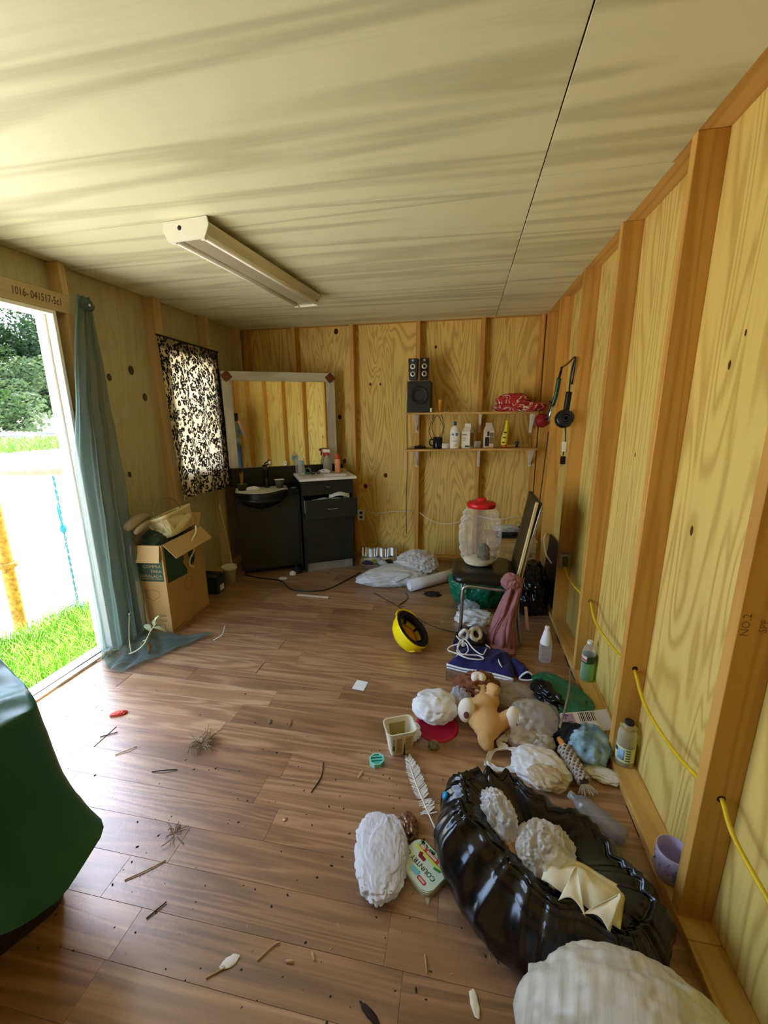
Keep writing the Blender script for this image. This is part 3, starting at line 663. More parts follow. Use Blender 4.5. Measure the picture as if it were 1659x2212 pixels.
# outlet on the back wall
def outlet(name, label, M):
    t = thing(name, label, 'outlet'); t.matrix_world = M
    box('cover_plate', (-.036, -.006, -.058), (.036, 0, .058), M_white, t, .003, 2)
    for z in (-.024, .024): lathe('receptacle', [(0, .0015), (.014, .0015), (.0155, 0)], M_blkm, t, 16, loc=(0, -.0062, z), rot=(PI/2, 0, 0))
    return t
outlet('wall_outlet', 'white wall outlet beside the black drawer cabinet', Matrix.Translation((-1.032, YB-.046, .468)))
# leaning stick, cup, battery box
tag(tube('stick', [(-2.16, 3.30, .70), (-2.10, 3.28, .35), (-2.06, 3.27, .006)], .006, plain('pale_stick', 'b7ad86', .7), None, 8, n=3), 'thin pale stick leaning beside the vanity', 'stick')
t = thing('plant_pot', 'small white tapered pot on the floor by the vanity', 'pot', (-2.06, 3.20, 0))
lathe('pot_body', [(0, 0), (.045, 0), (.058, .13), (.066, .132), (.067, .16), (.061, .16), (.045, .01), (0, .008)], plain('cream_plastic', 'd5cfae', .5), t, 26)
t = thing('speaker_box', 'dark green box with a rounded top on the floor by the pot', 'box', (-2.105, 3.0, 0), .12)
M_dgreen = plain('dark_green_card', '1f3427', .6)
box('case', (-.085, -.07, 0), (.085, .07, .135), M_dgreen, t, .006, 2)
tube('rolled_top', [(-.06, -.045, .155), (.07, -.045, .15)], .022, M_blk, t, 12, n=1); tube('rolled_top', [(-.06, .02, .155), (.07, .02, .15)], .024, M_blk, t, 12, n=1)
box('side_label', (.0852, -.04, .02), (.0862, .03, .07), M_paper, t, 0)
# black plug by the vanity foot
t = thing('black_ring', 'black rubber plunger head lying under the vanity', 'plunger', (-1.56, 3.55, 0))
lathe('cup_body', [(.06, 0), (.062, .008), (.045, .03), (.02, .05), (.012, .055), (.012, .07), (0, .07)], M_blkm, t, 24)
tag(crumple('paper_wad', M_paper, None, (.028, .026, .02), (-1.57, 3.47, 0), seed=21, amp=.4, sub=3), 'small crumpled white wad on the floor under the vanity', 'paper')
tag(crumple('paper_wad', M_paper, None, (.035, .024, .008), (-1.62, 3.36, 0), seed=22, amp=.4, sub=3), 'flat white paper wad on the floor before the vanity', 'paper')
# ================================================================== SHELVES AND THE BACK RIGHT CORNER
M_shelf = wood('shelf_board', 'c99f55', '8a5f28', 'X', across=10, along=.7, rings=5, contrast=.35, fibre=.4, rough=.6, blot=.4, objvar=.05)
M_brk = plain('white_bracket_paint', 'dcdcd6', .45)
def shelf(label, z, x0, x1, tilt, bxs):
    t = thing('wall_shelf', label, 'shelf', (x0, YB - .001, z), rot=(0, tilt, 0))
    box('board', (0, -.225, -.018), (x1-x0, -.001, 0), M_shelf, t, .002)
    for bx in bxs:
        br = box('bracket', (bx-.013, -.004, -.19), (bx+.013, -.0005, -.018), M_brk, t, .001)
        box('arm', (bx-.013, -.19, -.0215), (bx+.013, -.004, -.0185), M_brk, br, .001)
        raw('web', [(bx-.008, -.006, -.175), (bx+.008, -.006, -.175), (bx+.008, -.17, -.024), (bx-.008, -.17, -.024), (bx-.008, -.006, -.15), (bx+.008, -.006, -.15), (bx+.008, -.14, -.024), (bx-.008, -.14, -.024)],
            [(0, 1, 2, 3), (4, 7, 6, 5), (0, 3, 7, 4), (1, 5, 6, 2), (0, 4, 5, 1), (3, 2, 6, 7)], M_brk, br)
    return t
shelf('upper plank shelf on white brackets carrying the speakers', 1.497, -.545, .62, 0, [.078, .68, 1.14])
shelf('lower plank shelf on white brackets carrying bottles and cartons', 1.160, -.545, .635, -.018, [.078, .68, 1.15])
M_cone = plain('speaker_cone', '0d0d0e', .6); M_grey = plain('grey_plastic', 'a8a8a2', .4)
t = thing('subwoofer', 'black square subwoofer on the left end of the upper shelf', 'speaker', (-.425, 3.99, 1.4975), 0)
box('cabinet', (-.107, -.10, 0), (.107, .10, .275), plain('black_vinyl', '171718', .5), t, .005, 2)
sp = lathe('cone', [(0, -.012), (.02, -.012), (.03, -.002), (.066, .002), (.078, .006), (.084, .003), (.084, 0)], M_cone, t, 32, loc=(.004, -.1005, .15), rot=(PI/2, 0, 0))
for i, dx in enumerate((-.052, .047)):
    t = thing('satellite_speaker', ('left' if i == 0 else 'right') + ' small two cone speaker standing on the subwoofer', 'speaker', (-.43 + dx, 3.955, 1.773), (-.10, .08)[i])
    lathe('foot', [(0, 0), (.036, 0), (.036, .006), (.012, .014), (0, .014)], M_grey, t, 20)
    prism('cabinet', [(-.036, .015), (.036, .015), (.043, .2), (-.043, .2)], -.035, .035, M_blk, t, rot=(PI/2, 0, 0), bev=.004)
    for z in (.065, .13):
        lathe('surround', [(.013, .002), (.023, .003), (.024, 0)], plain('silver_ring', 'c9c9c6', .3, metal=.6) if 'silver_ring' not in bpy.data.materials else bpy.data.materials['silver_ring'], t, 20, loc=(0, -.0355, z), rot=(PI/2, 0, 0))
        lathe('cone', [(0, .004), (.006, .003), (.013, -.001)], M_cone, t, 20, loc=(0, -.0365, z), rot=(PI/2, 0, 0))
    box('tweeter', (-.01, -.038, .172), (.01, -.035, .192), M_grey, t, .002)
t = thing('pill_bottle', 'amber bottle standing beside the subwoofer', 'bottle', (-.235, 3.965, 1.498))
lathe('bottle_body', [(0, 0), (.02, 0), (.021, .004), (.021, .075), (.017, .085)], plain('amber_plastic', 'c2841e', .3), t, 18)
lathe('cap', [(.018, .083), (.0185, .105), (.016, .11), (0, .111)], plain('amber_cap', 'd29a3a', .4), t, 18)
tag(box('paper_strip', (-.03, -.02, 0), (.03, .02, .003), M_paper, None, 0, loc=(-.185, 3.92, 1.498)), 'white folded slip on the upper shelf by the amber bottle', 'paper')
M_cable = plain('black_cable', '161616', .5)
t = tag(tube('speaker_cable', [(-.31, 3.93, 1.54), (-.29, 3.87, 1.46), (-.325, 3.868, 1.33), (-.27, 3.866, 1.235), (-.195, 3.866, 1.31), (-.215, 3.868, 1.42), (-.26, 3.868, 1.47), (-.30, 3.866, 1.36), (-.245, 3.864, 1.265), (-.19, 3.866, 1.36), (-.21, 3.871, 1.46), (-.22, 3.9, 1.502)], .0028, M_cable, None, 6), 'thin black cable looping down in front of the upper shelf', 'cable')
lathe('plug', [(0, 0), (.009, 0), (.009, .035), (0, .036)], M_white, t, 10, loc=(-.31, 3.875, 1.5))
tag(tube('hanging_cable', [(-.557, 4.092, 1.62), (-.56, 4.09, 1.3), (-.555, 4.09, 1.0), (-.565, 4.092, .6), (-.56, 4.092, .27)], .0035, M_cable, None, 6), 'black cord hanging down the back wall left of the shelves', 'cable')
# --- lower shelf contents
def lz(x): return 1.1605 + (x + .545) * .018
M_navy = plain('navy_gloss', '101522', .2)
t = thing('mug', 'glossy black mug on the lower shelf', 'mug', (-.25, 3.96, lz(-.25)))
lathe('mug_body', [(0, 0), (.042, 0), (.045, .006), (.045, .105), (.041, .105), (.04, .008), (0, .008)], M_navy, t, 28)
tube('handle', [(-.043, 0, .085), (-.07, 0, .08), (-.075, 0, .05), (-.065, 0, .03), (-.043, 0, .025)], .006, M_navy, t, 8)
t = thing('tape_roll', 'roll of white tape lying between mug and lotion', 'tape', (-.17, 3.93, lz(-.17)))
lathe('tape', [(.02, 0), (.038, 0), (.038, .05), (.02, .05), (.02, 0)], plain('cream_tape', 'd8d2bc', .6), t, 28)
lathe('core', [(.0195, 0), (.0195, .049), (.018, .049), (.018, 0)], plain('core_card', 'a5977a', .8), t, 24)
t = thing('lotion_bottle', 'white lotion bottle with a blue cap on the lower shelf', 'bottle', (-.092, 3.925, lz(-.09)))
M_lot = plain('white_bottle', 'e9e7dc', .35)
lathe('bottle_body', [(0, 0), (.041, 0), (.045, .006), (.045, .15), (.04, .18), (.026, .205), (.014, .21)], M_lot, t, 28, sy=.7)
lathe('cap', [(.014, .21), (.0145, .245), (0, .246)], plain('blue_cap', '2f5f93', .4), t, 16)
M_blu = plain('blue_print', '3b6c96', .5); M_yel = plain('yellow_print', 'd8c04a', .5)
for x, z, w_, h_, m_ in ((-.018, .13, .017, .02, M_blu), (.018, .13, .02, .025, M_blu), (.0, .07, .05, .004, M_blu), (.012, .03, .018, .02, M_yel)):
    sheet('label_patch', lambda u, v, x=x, z=z, w_=w_, h_=h_: ((x+(u-.5)*w_), -.7*math.sqrt(max(0, .0458**2-(x+(u-.5)*w_)**2)), z+(v-.5)*h_), 5, 2, m_, t)
M_cart = plain('carton_white', 'dcd6c4', .55); M_cartp = plain('carton_brown_print', '8a7448', .6); M_inkd = plain('dark_print', '1f1c1c', .6)
def carton(label, loc, rz, w_, d_, h_, lines, flapr, grp=None):
    t = thing('milk_carton', label, 'carton', loc, rz)
    box('carton_body', (-w_/2, -d_/2, 0), (w_/2, d_/2, h_), M_cart, t, .002)
    raw('gable', [(-w_/2, -d_/2, h_), (w_/2, -d_/2, h_), (w_/2, d_/2, h_), (-w_/2, d_/2, h_), (-w_/2+.012, 0, h_+.042), (w_/2-.012, 0, h_+.042)], [(0, 1, 5, 4), (2, 3, 4, 5), (1, 2, 5), (3, 0, 4)], M_cart, t)
    box('spout_fin', (-w_/2+.012, -.0015, 0), (w_/2-.012, .0015, .03), M_cart, t, 0, loc=(0, 0, h_+.040), rot=(flapr, 0, 0))
    for (x0, x1, z0, z1, m_) in lines: box('print_block', (x0, -d_/2-.0008, z0), (x1, -d_/2-.0002, z1), m_, t, 0)
    return t
c = carton('white drink carton beside the lotion bottle', (.025, 3.955, lz(.02)), -.45, .085, .08, .155, [(-.035, .01, .12, .127, M_inkd), (-.035, .005, .10, .103, M_cartp), (-.035, .005, .09, .093, M_cartp), (-.035, .005, .08, .083, M_cartp), (-.035, .005, .07, .073, M_cartp), (-.005, .038, .012, .028, M_inkd)], .2)
box('side_print', (.0427, -.035, .02), (.0433, .035, .14), M_cartp, c, 0)
carton('open drink carton with black print in the shelf middle', (.213, 3.955, lz(.21)), .12, .082, .08, .16, [(-.038, .0, .02, .10, M_inkd), (.003, .038, .04, .098, M_cartp), (.003, .038, .10, .14, plain('grey_print', '77766e', .6)), (-.03, .038, .004, .018, plain('gold_print', 'c9a25a', .6)), (-.02, .0, .11, .15, M_inkd), (.006, .036, .075, .078, M_cart), (.006, .036, .06, .063, M_cart)], -.6)
t = thing('drinking_glass', 'small clear glass beside the first carton', 'glass', (.112, 3.965, lz(.11)))
lathe('glass_body', [(0, 0), (.03, 0), (.034, .062), (.031, .062), (.027, .006), (0, .006)], M_clear, t, 20)
t = thing('glue_bottle', 'yellow curved bottle with striped label and orange cap', 'bottle', (.355, 3.95, lz(.35)))
lathe('cap', [(0, 0), (.022, 0), (.024, .02), (.02, .03), (0, .03)], plain('orange_cap', 'd0601c', .4), t, 20)
M_yp = plain('yellow_plastic', 'e3d41c', .35)
tube('bottle_body', [(0, 0, .028), (-.002, 0, .06), (.004, 0, .10), (.012, 0, .15), (.014, 0, .20), (.014, 0, .245)], [.029]*5 + [.032]*5 + [.031]*4 + [.027]*4 + [.022]*4 + [.017]*4 + [.014]*5 + [.013]*2, M_yp, t, 16)
for k in range(5): box('label_stripe', (-.024+.003*k, -.0335, .045+.022*k), (.0+.003*k, -.026, .056+.022*k), M_inkd if k % 2 == 0 else M_lot, t, .001)
t = thing('clippers', 'dark hair clippers lying at the left end of the lower shelf', 'clippers', (-.42, 3.93, lz(-.42)), .3)
tube('clipper_body', [(-.05, 0, .016), (0, 0, .018), (.06, .005, .014)], [.010, .012, .013, .014, .015, .016, .016, .016, .016, .015, .014, .013, .012], M_blk, t, 10)
box('blade', (-.085, -.018, .008), (-.05, .018, .018), M_chrome, t, .002)
tube('cord', [(.06, .005, .012), (.085, -.04, .008), (.09, -.075, -.02), (.088, -.08, -.07)], .003, M_cable, t, 6)
tag(tube('scissors_case', [(-.50, 3.95, lz(-.5)+.012), (-.46, 3.99, lz(-.46)+.012)], .011, M_galv, None, 10, n=2), 'small steel tube lying behind the clippers', 'tool')
t = thing('bottle_stopper', 'small dark knob at the bare end of the lower shelf', 'knob', (.47, 3.99, lz(.47)))
lathe('knob_body', [(0, 0), (.014, 0), (.012, .02), (.02, .035), (.016, .05), (0, .054)], plain('smoked_plastic', '2d3236', .3), t, 18)
# --- red patterned cloth on the right end of the upper shelf
def redcloth():
    m, n, b = new_mat('red_print_cloth'); v = coords(n, (1, 1, 1), rnd=False)
    nz = n.nodes.new('ShaderNodeTexNoise'); nz.inputs['Scale'].default_value = 7; nz.inputs['Detail'].default_value = 1; nz.inputs['Distortion'].default_value = 1.5; L(n, v, nz.inputs['Vector'])
    f = ramp(n, math_n(n, 'ABSOLUTE', math_n(n, 'SUBTRACT', nz.outputs['Fac'], .5)), [(.022, 1.0), (.03, 0.0)])
    L(n, mixc(n, f, rgb('b3232b'), rgb('e8d8cc')), b.inputs['Base Color']); b.inputs['Roughness'].default_value = .7; return m
M_redcloth = redcloth()
t = thing('red_tote', 'folded red tote with white scroll print on the upper shelf', 'bag', (.46, 3.955, 1.498), -.08)
crumple('lower_fold', M_redcloth, t, (.205, .12, .05), (0, 0, 0), seed=31, amp=.22, f=1.6, sub=5, sink=.25)
crumple('upper_fold', M_redcloth, t, (.13, .10, .055), (-.05, .0, .06), seed=33, amp=.25, f=1.8, sub=5, sink=.3)
tube('strap', [(.02, -.12, .07), (.0, -.13, .03), (.03, -.115, .005)], .004, M_inkd, t, 6)
tag(crumple('red_pouch', plain('dark_red_cloth', '8d1220', .6), None, (.06, .05, .055), (.655, 3.86, 1.385), (0, 0, .3), seed=35, amp=.15, sub=4, floor=False), 'dark red pouch hanging below the printed red tote', 'bag')
# --- hair tools hanging on the right wall
M_hair = plain('black_gloss_plastic', '131314', .25)
t = thing('curling_iron', 'green handled curling iron hanging by its cord', 'hair tool', (.635, 3.36, 1.42), 0)
tube('barrel', [(-.02, .02, 0), (.0, .0, .12)], .012, M_chrome, t, 14, n=2)
tube('handle', [(.0, 0, .12), (.014, -.02, .20), (.022, -.03, .31)], .0155, plain('dark_green_handle', '14472f', .3), t, 14)
tube('clamp', [(-.035, .015, .01), (-.014, 0, .125), (-.028, -.006, .15)], .005, M_hair, t, 8)
tube('cord_guard', [(.022, -.03, .31), (.026, -.06, .36), (.02, -.10, .375)], .009, M_hair, t, 10)
tube('cord', [(.02, -.10, .375), (.024, -.26, .385), (.022, -.40, .40), (.02, -.46, .40), (.02, -.475, .37), (.018, -.455, .24)], .006, M_hair, t, 8)
t = thing('hair_dryer', 'black hair dryer hanging handle up on a right wall stud', 'hair tool', (.640, 2.93, 1.445), 0)
lathe('nozzle', [(.03, -.06), (.05, -.045), (.058, -.01), (.058, .02), (.045, .04), (.02, .045), (0, .045)], M_hair, t, 26, rot=(PI/2 - .2, 0, -.25), loc=(-.01, 0, 0), sx=1)
tube('handle', [(-.002, 0, .04), (.002, .005, .09), (.008, .01, .17)], .019, M_hair, t, 14)
tube('cord', [(.008, .01, .17), (.01, .02, .26), (.012, -.01, .33), (.015, -.03, .36)], .005, M_hair, t, 8)
for k in range(3): lathe('grille_ring', [(.012+.014*k, 0), (.017+.014*k, .003), (.021+.014*k, 0)], M_blkm, t, 24, loc=(-.012, -.062, .008), rot=(PI/2 - .2, 0, -.25))
t = thing('power_plug', 'black plug with a white tag hanging on a cord below the dryer', 'plug', (.645, 2.93, 1.15))
tube('cord', [(0, .01, .24), (.006, .0, .16), (0, 0, .06)], .004, M_hair, t, 6)
box('plug_body', (-.016, -.012, 0), (.016, .012, .055), M_hair, t, .006, 2)
box('tag', (-.012, -.010, .085), (.014, .006, .15), M_white, t, .003)
for s in (-1, 1): box('prong', (s*.006-.0015, -.004, -.016), (s*.006+.0015, .004, .0), M_chrome, t, 0)
tag(tube('hanging_cable', [(.645, 3.50, 1.34), (.64, 3.52, 1.1), (.635, 3.56, .85), (.63, 3.58, .70), (.58, 3.62, .62)], .004, M_cable, None, 6), 'black cord hanging down the corner by the shelves', 'cable')
# --- romex cables
M_romy = plain('yellow_cable_jacket', 'd8b81e', .4); M_romw = plain('white_cable_jacket', 'ddd3b4', .5)
t = thing('yellow_cable', 'yellow electrical cable threaded through the right wall studs', 'cable', (0, 0, 0))
tube('cable_run', [(.70, 3.02, .555), (.69, 2.97, .57), (.685, 2.93, .53), (.71, 2.78, .42), (.712, 2.55, .425), (.712, 2.32, .47), (.712, 2.29, .475)], .0062, M_romy, t, 8)
tube('cable_run', [(.712, 2.281, .475), (.70, 2.12, .425), (.71, 1.9, .42), (.712, 1.70, .455), (.712, 1.66, .465)], .0062, M_romy, t, 8)
tube('cable_run', [(.712, 1.65, .465), (.70, 1.5, .415), (.705, 1.3, .41), (.712, 1.10, .45)], .0062, M_romy, t, 8)
tube('cable_run', [(.712, 1.055, .475), (.70, .95, .44), (.705, .7, .42), (.712, .49, .46)], .0062, M_romy, t, 8)
tube('cable_run', [(.712, .449, .465), (.70, .2, .43), (.71, -.12, .46)], .0062, M_romy, t, 8)
for y in (2.2805, 1.6505, 1.0565): lathe('stud_hole', [(0, 0), (.011, 0)], M_dark, t, 14, loc=(.712, y, .472), rot=(PI/2, 0, 0))
t = thing('white_cable', 'white electrical cable strung through the back wall studs', 'cable', (0, 0, 0))
for pts in ([(-1.0, 4.135, .50), (-.9, 4.11, .475), (-.7, 4.11, .50), (-.485, 4.135, .50)], [(-.435, 4.13, .50), (-.34, 4.10, .44), (-.2, 4.10, .395), (-.02, 4.11, .42), (.105, 4.135, .50)], [(.155, 4.135, .48), (.35, 4.10, .46), (.5, 4.10, .49), (.61, 4.135, .49)]): tube('cable_run', pts, .0058, M_romw, t, 8)
tag(tube('short_cable', [(.70, 3.54, .50), (.675, 3.47, .46), (.675, 3.35, .38), (.69, 3.20, .355)], .005, M_romw, None, 8), 'short white cable curving out of the corner stud', 'cable')
t = thing('junction_box', 'open metal outlet box nailed to a right wall stud', 'outlet', (.70, 2.892, .50))
for lo, hi in (((-.03, -.05, -.05), (.03, -.047, .05)), ((-.03, -.047, .047), (.03, 0, .05)), ((-.03, -.047, -.05), (.03, 0, -.047)), ((-.03, -.047, -.047), (-.027, 0, .047)), ((.027, -.047, -.047), (.03, 0, .047))): box('box_side', lo, hi, M_galv, t, 0)
box('receptacle', (-.018, -.062, -.035), (.018, -.0505, .035), plain('brown_receptacle', '5c4426', .5), t, .003)
def stud_outlet():
    o = outlet('wall_outlet', 'white outlet on the right wall seen only in the mirror', Matrix.Translation((XR-.001, .47, .55)) @ Matrix.Rotation(-PI/2, 4, 'Z')); return o
stud_outlet()
M_stamp = plain('grade_stamp_ink', '8a6228', .8)
gs = thing('grade_stamp', 'faint NO.2 lumber stamp on the nearest right wall stud', 'stamp', (0, 1.0566, 0))
text('lettering', 'NO.2', .026, M_stamp, gs, frame((.684, 0, .985), (0, 0, 1), (-1, 0, 0)), depth=.0002)
text('lettering', 'SPF', .024, M_stamp, gs, frame((.722, 0, .985), (0, 0, 1), (-1, 0, 0)), depth=.0002)
# ================================================================== CARDBOARD BOX CORNER
M_card = plain('cardboard', 'b4935c', .8, var=.08, bscale=8)
M_cardin = plain('cardboard_inside', 'bfa16c', .8)
M_print = plain('dark_green_print', '2b4a38', .75)
t = thing('cardboard_box', 'open cardboard box with dark printed panels beside the teal curtain', 'box', (-1.945, 2.275, 0), .10)
bw, bd, bh = .225, .50, .655
box('front_wall', (-bw, 0, .002), (0, .005, bh), M_card, t, .001); box('back_wall', (-bw, bd-.005, .002), (0, bd, bh), M_card, t, .001)
box('right_wall', (-.005, .005, .002), (0, bd-.005, bh), M_card, t, .001); box('left_wall', (-bw, .005, .002), (-bw+.005, bd-.005, bh), M_card, t, .001)
box('bottom', (-bw+.005, .005, .002), (-.005, bd-.005, .007), M_card, t, 0)
ff = box('flap', (-bw+.01, -.003, -.115), (-.01, .001, 0), M_cardin, t, .001, loc=(0, -.004, bh), rot=(-.22, 0, 0))
rf = box('flap', (-.001, .01, -.125), (.003, bd-.01, 0), M_cardin, t, .001, loc=(.004, 0, bh), rot=(0, -.75, 0))
box('flap', (-bw+.01, 0, 0), (-.01, .004, .11), M_cardin, t, .001, loc=(0, bd-.006, bh), rot=(-.5, 0, 0))
fp = box('print_panel', (-bw+.004, -.0012, .40), (-.012, -.0002, .56), M_print, t, 0)
M_pt = plain('pale_print', 'b49a68', .8)
for i, s in enumerate(('VEGETABLES', 'COMPRA', 'PARA', 'ENSALADA')):
    text('lettering', s, .031, M_pt, fp, frame((-.022, -.0016, .540 - .034*i), (1, 0, 0), (0, 0, 1)), depth=.0002, align='RIGHT')
box('underline', (-.2, -.0017, .417), (-.022, -.0012, .421), M_pt, fp, 0)
M_bink = plain('brown_box_print', '7c6238', .8)
for z, w_ in ((.36, .09), (.345, .07)): box('print_line', (-.17, -.0008, z), (-.17+w_, -.0001, z+.003), M_bink, t, 0, rot=(0, -.15, 0))
tube('box_icon', [(-.16, -.0006, .29), (-.11, -.0006, .26), (-.06, -.0006, .29), (-.06, -.0006, .325), (-.11, -.0006, .34), (-.16, -.0006, .325)], .0016, M_bink, t, 4, n=1, closed=True)
tube('recycle_icon', [(-.09, -.0006, .03), (-.05, -.0006, .03), (-.05, -.0006, .08), (-.09, -.0006, .08)], .0022, M_bink, t, 4, n=1, closed=True)
for z in (.105, .115, .14, .15): box('print_line', (-.09, -.0008, z), (-.03, -.0001, z+.004), M_bink, t, 0)
def rp(pts, nm='print_panel'): # printed shape on the right wall
    return raw(nm, [(.0008, y, z) for y, z in pts], [tuple(range(len(pts)))], M_print, t)
rp([(.02, .38), (.255, .36), (.255, .40), (.215, .46), (.235, .485), (.205, .56), (.17, .64), (.02, .64)])
rp([(.315, .64), (.285, .52), (.30, .41), (.335, .40), (.365, .425), (.385, .52), (.40, .64)])
tube('box_icon', [(.0006, .20, .26), (.0006, .25, .225), (.0006, .30, .27), (.0006, .29, .32), (.0006, .25, .34), (.0006, .20, .31)], .0018, M_bink, t, 4, n=1, closed=True)
box('print_line', (.0002, .02, .02), (.0008, .16, .028), M_bink, t, 0)
# contents
M_dkbag = plain('dark_green_bag', '24382e', .55)
tag(crumple('dark_bag', M_dkbag, None, (.10, .18, .14), (-2.10, 2.48, .50), seed=41, amp=.12, f=1.4, sub=4, floor=False), 'dark green bundle filling the open cardboard box', 'bag')
def towel_fn(u, v): return (.05*math.sin(v*3)+.03*noise.noise(Vector((u*3, v*3, 2)))-.02, (v-.5)*.28, .035*math.sin(u*PI)+.05*u*(1-u)+.02*noise.noise(Vector((u*4, v*5, 7))))
M_towel = plain('tan_towel', 'a3957a', .9, bumpy=.4, bscale=200)
t = thing('towel', 'rolled tan towel lying over the back of the cardboard box', 'towel', (-2.13, 2.31, .78), .2)
tube('towel_roll', [(-.02, -.10, .0), (0, -.04, .03), (.0, .05, .035), (-.01, .15, .02)], [.02, .026, .03, .031, .032, .033, .034, .034, .033, .033, .032, .031, .03, .03, .029, .028, .027, .025, .02], M_towel, t, 14)
tube('towel_edge', [(.03, -.09, -.03), (.045, .0, .0), (.04, .12, .0)], [.012, .016, .02, .021, .021, .021, .021, .02, .02, .019, .018, .016, .012], M_towel, t, 12)
# woven basket
M_bask = plain('pale_splint', 'e4d9a8', .6, var=.12, bscale=25)
t = thing('basket', 'pale woven splint basket with thin handle on the cardboard box', 'basket', (-2.045, 2.575, .66), .12, rot=(.03, -.32, .14))
L_, W_, H_ = .36, .16, .15
def wall(u, v, k=0):
    pts = rrect(.84*L_ + .16*L_*v, .84*W_ + .16*W_*v, .035, 4); n_ = len(pts); q = u * n_; i = int(q) % n_; f_ = q - int(q)
    a, b_ = Vector(pts[i]), Vector(pts[(i+1) % n_]); p = a.lerp(b_, f_); return (p.y, p.x, H_ * v)
sheet('liner', lambda u, v: tuple(Vector(wall(u, v)) * .985 + Vector((0, 0, .001))), 48, 3, plain('basket_shadow', 'a8965f', .8), t, .001, closed_u=True)  # darker inner sheet paints the shade in the gaps between splints
for i in range(14):                                  # diagonal splints, both ways
    for s in (-1, 1):
        sheet('splint', lambda u, v, i=i, s=s: tuple(Vector(((wall(((i + .05 + .9*u)/14 + s*v*.11) % 1, v)))) * (1.012 if (i + s) % 2 else 1.02)), 3, 8, M_bask, t, .0012)
sheet('rim', lambda u, v: tuple(Vector(wall(u, .84 + .18*v)) * 1.035), 48, 2, M_bask, t, .003, closed_u=True)
box('bottom', (-W_*.36, -L_*.38, .0), (W_*.36, L_*.38, .004), M_bask, t, 0)
tube('handle', [(0, -.165, .13), (0, -.15, .20), (0, -.08, .25), (0, 0, .262), (0, .08, .25), (0, .15, .20), (0, .165, .13)], .004, plain('basket_handle', '8d8350', .6), t, 8)
tag(tube('ribbon', [(-1.925, 2.62, .70), (-1.915, 2.60, .655), (-1.92, 2.55, .60), (-1.925, 2.57, .53), (-1.93, 2.52, .475), (-1.935, 2.52, .43), (-1.94, 2.565, .40)], .0055, plain('cream_ribbon', 'e4dfb8', .5), None, 6), 'cream ribbon curling down the side of the cardboard box', 'ribbon')
# dried branch and root tuft by the curtain
M_twig = plain('pale_stem', 'c2bc92', .8)
t = thing('dried_branch', 'dried pale weed stem with leaves lying by the curtain foot', 'plant', (-1.99, 1.90, 0))
tube('stem', [(-.10, .06, .015), (.0, .08, .05), (.06, .10, .10), (.09, .13, .17), (.12, .16, .22)], [.005]*6+[.004]*10+[.003]*9, M_twig, t, 8)
tube('twig', [(-.02, .075, .04), (-.055, .11, .10), (-.07, .14, .18), (-.085, .17, .24)], .003, M_twig, t, 6)
M_wl = plain('wilted_leaf', 'b5bd93', .7, var=.2, bscale=60)
for x, y, z, rx, rz, l, m_ in ((.09, .13, .17, .3, 2.6, .09, M_wl), (.10, .14, .19, -.3, .3, .085, M_wl), (.12, .16, .22, 1.2, 1.0, .05, M_wl), (.07, .11, .12, -.9, 3.4, .06, M_wl), (.075, .105, .105, -1.5, .2, .085, M_dry), (-.085, .17, .24, .5, 1.5, .03, M_wl), (.105, .15, .2, .9, 2.2, .045, M_wl)):
    sheet('leaf', lambda u, v, l=l: (l*v, (u-.5)*l*.42*math.sin(PI*min(1, .06+v*.94)), .012*math.sin(v*4) + .006*abs(u-.5)), 5, 8, m_, t, .0008, loc=(x, y, z), rot=(0, -rx, rz))
random.seed(9)
def tuft(name, label, loc, n_, r, h, mat, rad=.0012, rz=0):
    bm = bmesh.new()
    for i in range(n_):
        a = random.uniform(0, 2*PI); b0 = random.uniform(0, .4)*r; l = random.uniform(.4, 1)*r
        p = Vector((math.cos(a)*b0, math.sin(a)*b0, .003 + random.uniform(0, h*.5))); a2 = a + random.uniform(-1.2, 1.2)
        q = p + Vector((math.cos(a2)*l*.5, math.sin(a2)*l*.5, random.uniform(-.2, 1)*h*.7)); e = q + Vector((math.cos(a2+random.uniform(-1, 1))*l*.5, math.sin(a2)*l*.5, random.uniform(-.5, .3)*h))
        q.z = max(q.z, .003); e.z = max(e.z, .002)
        tube_bm(bm, spline([p, q, e], 3), rad*random.uniform(.6, 1.6), 4)
    return tag(done(name, bm, mat, None, loc, (0, 0, rz)), label, 'debris')
M_straw = plain('dry_straw', '8d7a5a', .85); M_straw2 = plain('tan_roots', 'b3a06c', .85)
tuft('root_tuft', 'tan clump of dry roots on the threshold by the curtain', (-2.13, 1.93, .017), 60, .06, .05, M_straw2)
tuft('grass_clump', 'clump of dry brown grass lying on the open floor', (-1.145, 1.42, 0), 70, .075, .035, M_straw)
tuft('grass_clump', 'small dark twig cluster on the bare floor nearer the camera', (-.99, 1.03, 0), 16, .045, .012, M_straw)
